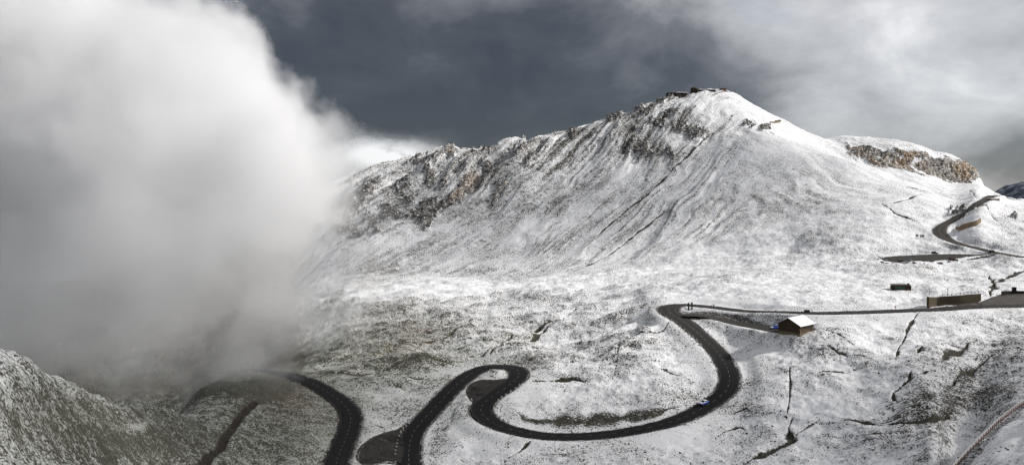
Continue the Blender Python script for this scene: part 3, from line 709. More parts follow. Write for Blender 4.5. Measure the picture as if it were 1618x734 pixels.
# loose stones and broken edge of the verge
def stone_mat(name, a, b, snowy=0.0):
    t = NT(name); P = t.obj()
    n = t.noise(P, 2.0, 4, 0.65)
    col = t.mix(t.step(n, 0.35, 0.65), c4(*a), c4(*b))
    if snowy:
        g = t.n('ShaderNodeNewGeometry'); s3 = t.n('ShaderNodeSeparateXYZ'); t.link(g.outputs['Normal'], s3.inputs[0])
        col = t.mix(t.math('MULTIPLY', t.step(t.math('ADD', s3.outputs[2], t.math('MULTIPLY', n, 0.5)), 1.0, 1.2), snowy), col, c4(.84, .84, .86))
    t.surf(col, 0.9, n, 0.4, 0.05, 0.2)
    return t.m
M_rubble = stone_mat('verge_stone', (0.055, 0.040, 0.030), (0.34, 0.27, 0.20), 0.9)
ICO = None
def ico_base():
    bm = bmesh.new(); bmesh.ops.create_icosphere(bm, subdivisions=1, radius=1)
    v = np.array([p.co[:] for p in bm.verts]); f = [[p.index for p in q.verts] for q in bm.faces]; bm.free(); return v, f
IV, IF = ico_base()
def stones(name, spots, rs, mat, smin, smax):
    V = []; Fc = []
    for (x, y) in spots:
        z = ground(x, y)
        s = smin + (smax - smin) * rs.rand() ** 2.5
        sc = s * np.array([1 + .5 * rs.rand(), 1 + .5 * rs.rand(), .6 + .4 * rs.rand()])
        a = rs.rand() * 6.28; c_, s_ = math.cos(a), math.sin(a)
        v = IV * (1 + 0.28 * rs.randn(len(IV), 1)) * sc
        v = np.stack([v[:, 0] * c_ - v[:, 1] * s_ + x, v[:, 0] * s_ + v[:, 1] * c_ + y, v[:, 2] + z + 0.25 * sc[2]], 1)
        b = len(V); V.extend(map(tuple, v)); Fc.extend([[b + k for k in q] for q in IF])
    return obj_from(name, V, Fc, mat)
rs = np.random.RandomState(12)
spots = []
for C, dens in ((C_main, 1.5), (C_side, 1.0), (C_upper, 0.6)):
    T = np.gradient(C[:, :2], axis=0); T /= np.linalg.norm(T, axis=1)[:, None] + 1e-9
    for i in range(len(C)):
        for sgn in (-1, 1):
            for q in range(rs.poisson(dens)):
                w = C[i, 3] / 2 + 0.25 + abs(rs.randn()) * 0.55
                x, y = C[i, 0] - T[i, 1] * w * sgn + rs.randn() * .3, C[i, 1] + T[i, 0] * w * sgn + rs.randn() * .3
                if y > 150 and not any(in_poly(lp, np.array([x]), np.array([y]))[0] for _, lp, _ in BAYS) and np.hypot(C_main[:, 0] - x, C_main[:, 1] - y).min() > 3.95: spots.append((x, y))
rub = stones('verge_rubble', spots, rs, M_rubble, 0.07, 0.30); rub['kind'] = 'stuff'

# guard stones on the outer edges of the bends
M_guard = stone_mat('pale_guard_stone', (0.25, 0.22, 0.19), (0.50, 0.46, 0.41), 0.9)
rs = np.random.RandomState(21)
bmg = bmesh.new(); bmesh.ops.create_cube(bmg, size=1)
bmesh.ops.bevel(bmg, geom=bmg.edges[:], offset=.16, segments=1, affect='EDGES')
for v in bmg.verts: v.co = Vector((v.co.x * .62 * (1 - .25 * (v.co.z + .5)), v.co.y * .55 * (1 - .25 * (v.co.z + .5)), v.co.z + .3))
gm = bpy.data.meshes.new('guard_stone'); bmg.to_mesh(gm); bmg.free(); gm.materials.append(M_guard)
Tm = np.gradient(C_main[:, :2], axis=0); Tm /= np.linalg.norm(Tm, axis=1)[:, None]
pxm = C_main[:, 0] / C_main[:, 1] * F + CX; pym_ = H0 - F * C_main[:, 2] / C_main[:, 1]
def guard(sel, sgn, step_, lab, grp):
    idx = [i for i in range(len(C_main)) if sel(pxm[i], pym_[i])][::step_]
    for i in idx:
        w = C_main[i, 3] / 2 + .55
        x, y = C_main[i, 0] - Tm[i, 1] * w * sgn, C_main[i, 1] + Tm[i, 0] * w * sgn
        o = bpy.data.objects.new('guard_stone', gm); COL.objects.link(o); o.location = (x, y, ground(x, y) - .02); o.rotation_euler = (0, 0, rs.rand() * 3)
        k = .8 + .4 * rs.rand(); o.scale = (k, k, k * (.9 + .5 * rs.rand()))
        o['label'] = lab; o['category'] = 'guard stone'; o['group'] = grp
guard(lambda a, b: 635 < a < 800 and 576 < b < 745 and a < 735, -1, 3, 'pale guard stone along the left road edge below the middle hairpin', 'guard stones below the middle hairpin')
guard(lambda a, b: 740 < a < 830 and 606 < b < 672, -1, 3, 'pale guard stone round the small bend by the inner lay-by', 'guard stones by the inner lay-by')
guard(lambda a, b: 1050 < a < 1125 and 484 < b < 545, -1, 4, 'pale guard stone along the outer edge of the top hairpin', 'guard stones at the top hairpin')
# ---------------------------------------------------------------- object helpers
def flat_mat(name, col, rough=0.6, var=0.25, scale=3.0, spec=0.4, metal=0.0):
    t = NT(name); n = t.noise(t.obj(), scale, 4, 0.6)
    a = c4(*[x * (1 - var) for x in col]); b = c4(*[min(1, x * (1 + var)) for x in col])
    t.surf(t.mix(t.step(n, .3, .7), a, b), rough, None, spec=spec, metal=metal); return t.m
def plank_mat(name, a, b, axis=2, width=0.18):
    t = NT(name); P = t.obj(); s = t.n('ShaderNodeSeparateXYZ'); t.link(P, s.inputs[0])
    q = t.math('DIVIDE', s.outputs[axis], width)
    wn = t.n('ShaderNodeTexWhiteNoise', noise_dimensions='1D'); t.link(t.math('FLOOR', q), wn.inputs['W'])
    fr = t.math('FRACT', q); gap = t.step(t.math('ABSOLUTE', t.math('SUBTRACT', fr, 0.5)), 0.42, 0.47)
    n = t.noise(P, 1.2, 5, 0.65)
    col = t.mix(t.math('ADD', t.math('MULTIPLY', wn.outputs[0], .5), t.math('MULTIPLY', n, .5)), c4(*a), c4(*b))
    col = t.mix(gap, col, c4(*[x * .25 for x in a]))
    t.surf(col, 0.85, t.math('SUBTRACT', n, gap), 0.5, 0.03, 0.2); return t.m
def masonry_mat(name, a, b, mortar, w=0.55, h=0.28, snowy=0.0):
    t = NT(name); P = t.obj()
    s = t.n('ShaderNodeSeparateXYZ'); t.link(P, s.inputs[0]); cb = t.n('ShaderNodeCombineXYZ')
    t.link(t.math('ADD', s.outputs[0], s.outputs[1]), cb.inputs[0]); t.link(s.outputs[2], cb.inputs[1])
    br = t.n('ShaderNodeTexBrick'); t.link(cb.outputs[0], br.inputs['Vector'])
    br.inputs['Color1'].default_value = c4(*a); br.inputs['Color2'].default_value = c4(*b); br.inputs['Mortar'].default_value = c4(*mortar)
    br.inputs['Scale'].default_value = 1.0; br.inputs['Brick Width'].default_value = w; br.inputs['Row Height'].default_value = h; br.inputs['Mortar Size'].default_value = 0.025
    n = t.noise(P, 0.9, 4, 0.65)
    col = t.mix(t.math('MULTIPLY', t.step(n, .4, .65), 0.6), br.outputs[0], c4(*[x * .4 for x in a]))
    t.surf(col, 0.9, br.outputs['Fac'], -0.5, 0.04, 0.2); return t.m
def snow_mat(name='lying_snow'):
    t = NT(name); P = t.obj(); n = t.noise(P, 1.5, 5, 0.6)
    t.surf(t.mix(t.step(n, .35, .6), c4(.72, .73, .75), c4(.86, .865, .88)), 0.7, n, 0.3, 0.05, 0.2); return t.m
M_snow = snow_mat()
M_wood = plank_mat('dark_weathered_planks', (0.028, 0.019, 0.013), (0.070, 0.046, 0.029))
M_wood_sunlit = plank_mat('sunlit_planks', (0.062, 0.039, 0.022), (0.14, 0.09, 0.048))  # hut planks again, sunlight on the eaves wall put into the colour
M_trim = flat_mat('dark_timber', (0.03, 0.021, 0.015), 0.8)
M_stone = masonry_mat('mossy_foundation_stone', (0.20, 0.17, 0.11), (0.13, 0.115, 0.075), (0.06, 0.055, 0.04))
M_wall = masonry_mat('brown_stone_wall', (0.15, 0.112, 0.07), (0.07, 0.055, 0.038), (0.03, 0.025, 0.02))
M_wall_dark = masonry_mat('dark_stone_wall', (0.06, 0.045, 0.035), (0.035, 0.028, 0.023), (0.015, 0.012, 0.01))
M_wall_ochre = masonry_mat('ochre_stone_wall', (0.36, 0.26, 0.15), (0.20, 0.15, 0.09), (0.10, 0.08, 0.06))
M_glass = flat_mat('dark_window_glass', (0.012, 0.015, 0.018), 0.12, 0.1, spec=0.6)
M_pole = flat_mat('dark_painted_steel', (0.02, 0.02, 0.021), 0.5)
M_red = flat_mat('faded_red_paint', (0.42, 0.05, 0.04), 0.6)
M_redbrown = flat_mat('weathered_red_brown_paint', (0.16, 0.055, 0.045), 0.7)
M_white = flat_mat('weathered_white_paint', (0.72, 0.69, 0.66), 0.6, 0.12)
M_tyre = flat_mat('tyre_rubber', (0.012, 0.012, 0.012), 0.85)
M_rim = flat_mat('wheel_alloy', (0.45, 0.45, 0.46), 0.35, metal=0.7)
M_black = flat_mat('black_plastic', (0.015, 0.015, 0.016), 0.5)

class MB:
    def __init__(s): s.v = []; s.f = []; s.mi = []
    def add(s, V, Fc, mi=0):
        b = len(s.v); s.v += [tuple(p) for p in V]; s.f += [[b + k for k in q] for q in Fc]; s.mi += [mi] * len(Fc); return s
    def box(s, x0, x1, y0, y1, z0, z1, mi=0):
        V = [(x, y, z) for x in (x0, x1) for y in (y0, y1) for z in (z0, z1)]
        return s.add(V, [(0, 1, 3, 2), (4, 6, 7, 5), (0, 4, 5, 1), (2, 3, 7, 6), (0, 2, 6, 4), (1, 5, 7, 3)], mi)
    def bar(s, a, b, w, h=None, mi=0):
        """square bar between two points"""
        a = Vector(a); b = Vector(b); d = (b - a).normalized(); h = h or w
        up = Vector((0, 0, 1)) if abs(d.z) < .95 else Vector((0, 1, 0))
        sx = d.cross(up).normalized() * w / 2; sy = sx.cross(d).normalized() * h / 2
        V = [p + i * sx + j * sy for p in (a, b) for i, j in ((-1, -1), (1, -1), (1, 1), (-1, 1))]
        return s.add(V, [(3, 2, 1, 0), (4, 5, 6, 7), (0, 1, 5, 4), (1, 2, 6, 5), (2, 3, 7, 6), (3, 0, 4, 7)], mi)
    def cyl(s, c, r0, r1, z0, z1, n=16, mi=0):
        V = [(c[0] + r * math.cos(2 * math.pi * k / n), c[1] + r * math.sin(2 * math.pi * k / n), z) for r, z in ((r0, z0), (r1, z1)) for k in range(n)]
        return s.add(V, [tuple(range(n - 1, -1, -1)), tuple(range(n, 2 * n))] + [(k, (k + 1) % n, n + (k + 1) % n, n + k) for k in range(n)], mi)
    def ycyl(s, c, r, y0, y1, n=18, mi=0):
        V = [(c[0] + r * math.cos(2 * math.pi * k / n), y, c[2] + r * math.sin(2 * math.pi * k / n)) for y in (y0, y1) for k in range(n)]
        return s.add(V, [tuple(range(n)), tuple(range(2 * n - 1, n - 1, -1))] + [(k, n + k, n + (k + 1) % n, (k + 1) % n) for k in range(n)], mi)
    def build(s, name, mat, parent=None, smooth=False, bevel=0.0):
        o = obj_from(name, s.v, s.f, None, parent, smooth, mats=mat if isinstance(mat, list) else [mat], fmat=s.mi)
        bm = bmesh.new(); bm.from_mesh(o.data); bmesh.ops.recalc_face_normals(bm, faces=bm.faces[:])
        if bevel: bmesh.ops.bevel(bm, geom=bm.edges[:], offset=bevel, segments=1, affect='EDGES')
        bm.to_mesh(o.data); bm.free()
        return o
def thing(name, loc, rz, label, cat, group=None):
    o = bpy.data.objects.new(name, None); COL.objects.link(o); o.empty_display_size = 0.3
    o.location = loc; o.rotation_euler = (0, 0, rz); o['label'] = label; o['category'] = cat
    if group: o['group'] = group
    return o
def tag(o, label, cat, group=None):
    o['label'] = label; o['category'] = cat
    if group: o['group'] = group
    return o
def spot(px, py, ymin=60):
    """plan point on the finished land under a sight line"""
    v = hit(px, py, ymin); return Vector((v.x, v.y, ground(v.x, v.y)))

# ---------------------------------------------------------------- the mountain hut by the side road
hp = spot(1264, 537); th = R(41)
hut = thing('mountain_hut', (hp.x, hp.y, hp.z + 0.25), th, 'small dark timber hut with snow covered gable roof at the end of the side road', 'hut')
L, Wd_, HW, HR, FB = 10.8, 9.6, 3.0, 2.45, 1.1          # local x along the eaves wall, y along the gable
m = MB(); m.box(0, L, 0, Wd_, -1.6, FB); m.build('foundation', M_stone, hut)
zb = FB; zt = FB + HW
m = MB()
m.add([(.06, .06, zb), (.06, Wd_ - .06, zb), (.06, Wd_ - .06, zt), (.06, Wd_ / 2, zt + HR), (.06, .06, zt)], [(0, 1, 2, 3, 4)])
m.add([(L - .06, .06, zb), (L - .06, Wd_ - .06, zb), (L - .06, Wd_ - .06, zt), (L - .06, Wd_ / 2, zt + HR), (L - .06, .06, zt)], [(4, 3, 2, 1, 0)])
m.build('gable_wall', M_wood, hut)
m = MB(); m.add([(.06, .06, zb), (L - .06, .06, zb), (L - .06, .06, zt), (.06, .06, zt)], [(0, 1, 2, 3)]); m.build('eaves_wall', M_wood_sunlit, hut)
m = MB(); m.add([(.06, Wd_ - .06, zb), (L - .06, Wd_ - .06, zb), (L - .06, Wd_ - .06, zt), (.06, Wd_ - .06, zt)], [(3, 2, 1, 0)]); m.build('rear_wall', M_wood, hut)
def gable_slab(m, z0, th_, ov, ox, mi=0):
    k = HR / (Wd_ / 2)
    for sgn in (0, 1):
        ya = -ov if sgn == 0 else Wd_ + ov; yb = Wd_ / 2
        za = zt - ov * k + z0; zb_ = zt + HR + z0
        V = [(x, y, z + d) for x in (-ox, L + ox) for (y, z) in ((ya, za), (yb, zb_)) for d in (0, th_)]
        m.add(V, [(0, 1, 3, 2), (4, 6, 7, 5), (0, 4, 5, 1), (2, 3, 7, 6), (0, 2, 6, 4), (1, 5, 7, 3)], mi)
m = MB(); gable_slab(m, 0.02, 0.16, 0.75, 0.7); roof = m.build('roof', M_trim, hut)
m = MB(); gable_slab(m, 0.185, 0.16, 0.74, 0.69); m.build('roof_snow', M_snow, roof)
for k in range(3):
    x = 1.5 + k * 2.3
    m = MB(); m.box(x, x + 0.95, -.02, .05, zb + 1.0, zb + 1.95); w_ = m.build('window', M_trim, hut)
    m = MB(); m.box(x + .1, x + .85, -.035, -.022, zb + 1.1, zb + 1.85); m.build('pane', M_glass, w_)
m = MB(); m.box(8.2, 9.25, -.03, .05, zb + .02, zb + 2.05); d_ = m.build('door', M_trim, hut)
m = MB(); m.box(9.05, 9.12, -.09, -.032, zb + .95, zb + 1.1); m.build('handle', M_pole, d_)
m = MB(); m.box(0.4, L + 1.5, -1.5, -0.02, -1.2, -0.10); m.build('terrace', M_wall_dark, hut)
for yy in (2.3, 6.2):
    m = MB(); m.box(.0, .055, yy, yy + 1.0, zb + 1.0, zb + 2.0); w_ = m.build('shutter', M_trim, hut)
# ---------------------------------------------------------------- cars
def car_paint(name, col): return flat_mat(name, col, 0.28, 0.03, 1.0, 0.5)
P_blue = car_paint('blue_car_paint', (0.015, 0.075, 0.42)); P_white = car_paint('white_car_paint', (0.80, 0.80, 0.79)); P_black = car_paint('black_car_paint', (0.012, 0.012, 0.014))
P_grey = car_paint('grey_car_paint', (0.10, 0.10, 0.11)); P_darkred = car_paint('dark_red_car_paint', (0.075, 0.018, 0.016))
M_lamp = flat_mat('lamp_glass', (0.65, 0.65, 0.62), 0.15); M_tail = flat_mat('tail_lamp_red', (0.35, 0.01, 0.01), 0.3)
def make_car(loc, rz, paint, label, roof_paint=None, bonnet_paint=None, group=None, tall=0.0):
    root = thing('parked_car' if group else 'car', loc, rz, label, 'car', group)
    # outline of the side: x forward, (x, z_low, z_high, half width low, half width high)
    st = [(-2.10, .38, .78, .72, .68), (-2.02, .30, .98, .80, .74), (-1.5, .26, 1.02, .86, .80), (-.4, .24, .98, .88, .82), (.75, .24, .96, .88, .82), (1.35, .25, .86, .87, .78), (1.9, .28, .74, .80, .70), (2.12, .36, .60, .70, .62)]
    V = []; Fc = []
    for x, zl, zh, wl, wh in st:
        zm = zl + (zh - zl) * .6
        V += [(x, -wl * .94, zl), (x, -wl, zm), (x, -wh, zh), (x, 0, zh + .05), (x, wh, zh), (x, wl, zm), (x, wl * .94, zl)]
    n = 7
    for i in range(len(st) - 1):
        for k in range(n - 1): Fc.append((i * n + k, (i + 1) * n + k, (i + 1) * n + k + 1, i * n + k + 1))
        Fc.append((i * n + n - 1, (i + 1) * n + n - 1, (i + 1) * n, i * n))
    Fc.append(tuple(range(n))); Fc.append(tuple(range(len(st) * n - 1, (len(st) - 1) * n - 1, -1)))
    mi = [0] * len(Fc)
    m = MB(); m.add(V, Fc); m.build('body', paint, root, smooth=True)
    H = 1.46 + tall
    cab = [(-1.86, 1.00, .72), (-1.35, H - .02, .58), (.05, H, .58), (.92, .97, .72)]
    V = [];
    for x, z, wd in cab: V += [(x, -wd, z), (x, wd, z)]
    base = [(-1.86, .94, .74), (.92, .90, .74)]
    m = MB()
    m.add([(-1.86, -.74, .92), (-1.30, -.60, H - .08), (.03, -.60, H - .06), (.95, -.74, .90), (-1.86, .74, .92), (-1.30, .60, H - .08), (.03, .60, H - .06), (.95, .74, .90)],
          [(0, 3, 2, 1), (4, 5, 6, 7), (0, 1, 5, 4), (1, 2, 6, 5), (2, 3, 7, 6)])
    m.build('windows', M_glass, root)
    m = MB(); m.add([(-1.42, -.61, H - .09), (.10, -.61, H - .07), (-1.25, -.52, H), (.0, -.52, H + .01), (-1.42, .61, H - .09), (.10, .61, H - .07), (-1.25, .52, H), (.0, .52, H + .01)],
          [(0, 1, 3, 2), (4, 6, 7, 5), (2, 3, 7, 6), (0, 2, 6, 4), (1, 5, 7, 3), (0, 4, 5, 1)])
    for sg in (-1, 1):
        for (xa, za, xb, zb_) in ((-1.84, .98, -1.36, H - .08), (.90, .94, .06, H - .06), (-.42, .97, -.40, H - .06)):
            m.bar((xa, sg * .745, za), (xb, sg * .61, zb_), .07)
    m.build('roof', roof_paint or paint, root)
    if bonnet_paint:
        m = MB(); m.add([(.98, -.70, .985), (2.0, -.60, .76), (.98, .70, .985), (2.0, .60, .76), (.98, -.70, .93), (2.0, -.60, .70), (.98, .70, .93), (2.0, .60, .70)],
              [(0, 1, 3, 2), (4, 6, 7, 5), (0, 4, 5, 1), (2, 3, 7, 6), (0, 2, 6, 4), (1, 5, 7, 3)]); m.build('bonnet', bonnet_paint, root)
    for x in (-1.32, 1.32):
        for sg in (-1, 1):
            m = MB(); m.ycyl((x, 0, .32), .32, sg * .70, sg * .90); wh = m.build('wheel', M_tyre, root)
            m = MB(); m.ycyl((x, 0, .32), .19, sg * .89, sg * .915); m.build('rim', M_rim, wh)
    for sg in (-1, 1):
        m = MB(); m.box(1.93, 2.10, sg * .62 - .15, sg * .62 + .15, .56, .70); m.build('headlight', M_lamp, root)
        m = MB(); m.box(-2.11, -1.98, sg * .60 - .12, sg * .60 + .12, .72, .88); m.build('tail_light', M_tail, root)
    m = MB(); m.box(2.0, 2.16, -.66, .66, .32, .48); m.build('bumper', M_black, root)
    return root
# the car on the sweeping bend
cp = hit(1115.5, 640.5); i = int(np.hypot(C_main[:, 0] - cp.x, C_main[:, 1] - cp.y).argmin())
tv = C_main[i + 1, :2] - C_main[i - 1, :2]; hd = math.atan2(tv[1], tv[0])
nx, ny = -math.sin(hd), math.cos(hd)
make_car((C_main[i, 0] - nx * 1.4, C_main[i, 1] - ny * 1.4, C_main[i, 2] + .07), hd, P_blue, 'blue car with white roof and bonnet driving round the black road bend', P_white, P_white)
sp_ = C_side[int(np.abs(C_side[:, 0] / C_side[:, 1] * F + CX - 1231).argmin())]
make_car((sp_[0] - .3, sp_[1] + 3.2, sp_[2] + .02), R(200), P_blue, 'blue car with white bonnet parked on the side road beside the timber hut', None, P_white, group='parked cars')
def on_line(C, px, off, dz=0.05):
    i = int(np.abs(C[:, 0] / C[:, 1] * F + CX - px).argmin()); i = min(max(i, 1), len(C) - 2)
    t = C[i + 1, :2] - C[i - 1, :2]; h = math.atan2(t[1], t[0])
    return (C[i, 0] - math.sin(h) * off, C[i, 1] + math.cos(h) * off, C[i, 2] + dz), h
for px, py, rz, paint, lab in ((1477, 402.6, 3, P_black, 'black car parked at the far edge of the long car park, halfway along'),
                              (1505, 413.5, 5, P_darkred, 'dark red car parked on the near edge of the long car park'),
                              (1424, 414.3, 4, P_black, 'black car parked on the near edge at the left end of the car park'),
                              (1434, 415.2, 187, P_grey, 'grey car parked next to the black one at the left end of the car park'),
                              (1582, 404.2, -15, P_white, 'white car at the right end of the car park near the upper road'),
                              (1568.5, 399.5, 10, P_black, 'black car at the junction of car park and upper road')):
    p = spot(px, py, 380); make_car((p.x, p.y, p.z + 0.1), R(rz), paint, lab, group='parked cars', tall=0.15 if paint is P_black else 0)

# ---------------------------------------------------------------- red and white railing along the near path
rail = catmull([tuple(p[:3]) for p in C_rail[::3]], 0.5)
c0 = rail[len(rail) // 2]
fence = thing('path_railing', tuple(c0), 0, 'long low railing with slanted white slats along the curving path in the lower right corner', 'railing')
def chain(z, w, h):
    m = MB()
    for i in range(0, len(rail) - 2, 2):
        a, b = rail[i] - c0, rail[min(i + 2, len(rail) - 1)] - c0
        m.bar((a[0], a[1], a[2] + z), (b[0], b[1], b[2] + z), w, h)
    return m
chain(0.98, .10, .16).build('top_rail', M_white, fence); chain(0.22, .10, .20).build('bottom_rail', M_redbrown, fence)
npost = 0
for i in range(0, len(rail) - 3, 4):
    a = rail[i] - c0
    m = MB(); m.box(a[0] - .05, a[0] + .05, a[1] - .05, a[1] + .05, a[2] - .4, a[2] + .95); m.build('post', M_redbrown, fence)
k = 0
for i in range(0, len(rail) - 3, 2):
    if k >= 98: break
    a, b = rail[i] - c0, rail[i + 1] - c0
    m = MB(); m.bar((a[0], a[1], a[2] + .28), (b[0], b[1], b[2] + .94), .06, .20); m.build('slat', M_white, fence); k += 1

# ---------------------------------------------------------------- stone walls
def wall_along(name, pts, z_top, thick, mat, label, cat, cap=None, base=None, sink=1.2):
    """masonry wall through plan points with its own top line"""
    P = catmull(pts, 1.0); c = P[len(P) // 2].copy(); c[2] = min(P[:, 2])
    zt_ = np.interp(np.linspace(0, 1, len(P)), np.linspace(0, 1, len(z_top)), z_top)
    T = np.gradient(P[:, :2], axis=0); T /= np.linalg.norm(T, axis=1)[:, None]
    root = thing(name, tuple(c), 0, label, cat)
    V = []; Fc = []; V2 = []
    rsn = np.random.RandomState(5)
    for i in range(len(P)):
        for sg in (-1, 1):
            x, y = P[i, 0] - T[i, 1] * thick / 2 * sg - c[0], P[i, 1] + T[i, 0] * thick / 2 * sg - c[1]
            V += [(x, y, P[i, 2] - sink - c[2]), (x, y, zt_[i] - c[2])]
            x, y = P[i, 0] - T[i, 1] * (thick / 2 + .08) * sg - c[0], P[i, 1] + T[i, 0] * (thick / 2 + .08) * sg - c[1]
            V2 += [(x, y, zt_[i] - c[2] + .004), (x, y, zt_[i] - c[2] + .22 + rsn.rand() * .1)]
    for i in range(len(P) - 1):
        a, b = i * 4, i * 4 + 4
        Fc += [(a, b, b + 1, a + 1), (a + 2, a + 3, b + 3, b + 2), (a + 1, b + 1, b + 3, a + 3), (a, a + 2, b + 2, b)]
    e = (len(P) - 1) * 4
    Fc += [(0, 1, 3, 2), (e, e + 2, e + 3, e + 1)]
    m = MB(); m.add(V, Fc); m.build('masonry', mat, root)
    if cap is not None:
        m = MB(); m.add(V2, Fc); m.build('snow_cap' if cap is M_snow else 'coping', cap, root)
    return root, P, zt_
def road_edge(C, px, off):
    (x, y, z), h = on_line(C, px, off, 0); return (x, y, z)
base = [hit(p, q)[:] for p, q in ((1466, 486), (1480, 485.3), (1498, 483.5), (1515, 481), (1532, 476.5), (1549, 470.5))]
rw, RP, RZ = wall_along('retaining_wall', base, [(H0 - 468.5) / F * base[0][1], (H0 - 468.5) / F * base[2][1], (H0 - 467) / F * base[3][1], (H0 - 464.5) / F * base[4][1], (H0 - 463.5) / F * base[5][1]], 0.9, M_wall,
                       'brown stone retaining wall behind the road on the right with a post fence on top', 'wall', M_snow)
fp = thing('post_fence', tuple(RP[len(RP) // 2]), 0, 'dark post and rail fence standing on top of the brown retaining wall', 'fence'); c0 = RP[len(RP) // 2]
idx = list(range(int(len(RP) * .38), len(RP), 2))
for i in idx:
    m = MB(); x, y = RP[i, 0] - c0[0], RP[i, 1] - c0[1]; zz = RZ[i] - c0[2]
    m.box(x - .09, x + .09, y - .09, y + .09, zz - .1, zz + 1.15); m.build('post', M_trim, fp)
m = MB()
for a, b in zip(idx[:-1], idx[1:]):
    for h_ in (.55, 1.0):
        m.bar((RP[a, 0] - c0[0], RP[a, 1] - c0[1], RZ[a] - c0[2] + h_), (RP[b, 0] - c0[0], RP[b, 1] - c0[1], RZ[b] - c0[2] + h_), .07, .10)
m.build('rail', M_trim, fp)
base = [hit(p, q)[:] for p, q in ((1583, 465.5), (1600, 464), (1625, 463), (1670, 461))]
zt4 = [ (H0 - 459.5) / F * b[1] for b in base]
rw2, RP2, RZ2 = wall_along('boundary_wall', base, zt4, 0.7, M_wall_dark, 'low dark stone wall with a square pillar at the right edge behind the wide tarmac', 'wall')
j = int(np.abs(RP2[:, 0] / RP2[:, 1] * F + CX - 1602).argmin()); cc = Vector(rw2.location)
m = MB(); x, y = RP2[j, 0] - cc.x, RP2[j, 1] - cc.y; m.box(x - .75, x + .75, y - .6, y + .6, -1, RZ2[j] - cc.z + 1.5); pl_ = m.build('pillar', M_wall_dark, rw2)
m = MB(); m.box(x - .85, x + .85, y - .7, y + .7, RZ2[j] - cc.z + 1.504, RZ2[j] - cc.z + 1.7); m.build('cap', M_trim, pl_)
# the walls of the upper road
base = [hit(p, q, 400)[:] for p, q in ((1511, 360), (1522, 363.5), (1533, 360), (1543, 356), (1549, 350))]
wall_along('retaining_wall', base, [b[2] + h_ for b, h_ in zip(base, (.9, 2.2, 3.2, 3.4, 2.0))], 1.0, M_wall_ochre, 'curved ochre stone wall on the snowy slope below the upper road bend', 'wall')
base = [hit(p, q, 400)[:] for p, q in ((1563, 318.5), (1569, 319), (1576, 319))]
wall_along('stone_hut_ruin', base, [base[0][2] + 2.2] * 3, 3.0, M_wall, 'small brown stone ruin beside the top of the upper road', 'ruin', M_snow)

# ---------------------------------------------------------------- green shed on the snow
sp_ = spot(1421, 459.5)
shed = thing('storage_shed', tuple(sp_), R(-3), 'long low dark shed with green front standing on open snow below the car park', 'shed')
m = MB(); m.box(-3.7, 3.2, -1.5, 1.5, -.6, 1.9); m.build('wall', M_wood, shed)
m = MB(); m.box(-2.7, 2.0, -1.56, -1.502, .35, 1.45); m.build('shutter', flat_mat('dark_green_paint', (0.02, 0.07, 0.045), .6), shed)
m = MB(); m.add([(-4.0, -1.9, 1.95), (3.5, -1.9, 1.95), (3.5, 1.9, 2.35), (-4.0, 1.9, 2.35), (-4.0, -1.9, 2.1), (3.5, -1.9, 2.1), (3.5, 1.9, 2.5), (-4.0, 1.9, 2.5)], [(0, 3, 2, 1), (4, 5, 6, 7), (0, 1, 5, 4), (1, 2, 6, 5), (2, 3, 7, 6), (3, 0, 4, 7)])
rf = m.build('roof', M_trim, shed)
m = MB(); m.box(3.25, 5.2, -1.0, 1.3, -.6, 1.7); m.add([(3.2, -1.1, 1.7), (5.3, -1.1, 1.7), (5.3, 1.4, 1.7), (3.2, 1.4, 1.7), (4.2, .1, 3.3)], [(3, 2, 1, 0), (0, 1, 4), (1, 2, 4), (2, 3, 4), (3, 0, 4)]); m.build('porch', M_wood, shed)
m = MB(); m.box(-3.4, 2.6, -2.3, -1.52, -.5, -.02); m.build('step', flat_mat('pinkish_concrete', (.36, .24, .21), .9), shed)

# ---------------------------------------------------------------- posts, poles and boards
def pole(px, py, h, label, cat, r=.07, tip=None, cross=None, name='pole', group=None, mat=None):
    p = spot(px, py); root = thing(name, tuple(p), 0, label, cat, group)
    m = MB(); m.cyl((0, 0), r, r * .8, -.5, h, 8); m.build('shaft', mat or M_pole, root)
    if tip: m = MB(); m.cyl((0, 0), r * 1.6, r * 1.6, h - tip, h + .02, 8); m.build('tip', M_red, root)
    if cross: m = MB(); m.bar((-cross, 0, h * .72), (cross, 0, h * .72), .12); m.build('crossbar', M_red if tip else M_pole, root)
    return root
pole(1469, 466, 4.2, 'thin pole with red cross arm standing above the left end of the brown wall', 'pole', .06, .5, .5, mat=M_redbrown)
pole(1497.5, 463.5, 3.6, 'thin dark pole on the snow above the brown wall', 'pole', .09, None, .35)
pole(1526, 403, 3.2, 'thin dark snow pole between the car park and the upper road', 'pole', .07, name='snow_pole')
pole(1550, 487.5, 2.2, 'dark marker post at the near edge of the wide tarmac', 'post', .16, name='marker_post')
pole(1283, 493, 1.8, 'slim dark marker post on the far verge of the straight road above the hut', 'post', .10, name='marker_post')
for k, px in enumerate((1088, 1093.2)):
    p = spot(px, 487.5); root = thing('gate_post', tuple(p), R(15), ('left', 'right')[k] + ' one of two tall dark posts on the snow island inside the top bend', 'post', 'posts on the snow island')
    m = MB(); m.box(-.32, .32, -.22, .22, -.5, 3.0); m.build('shaft', M_trim, root, bevel=.03)
    m = MB(); m.box(-.42, .42, -.30, .30, 3.004, 3.16); m.build('cap', M_pole, root)
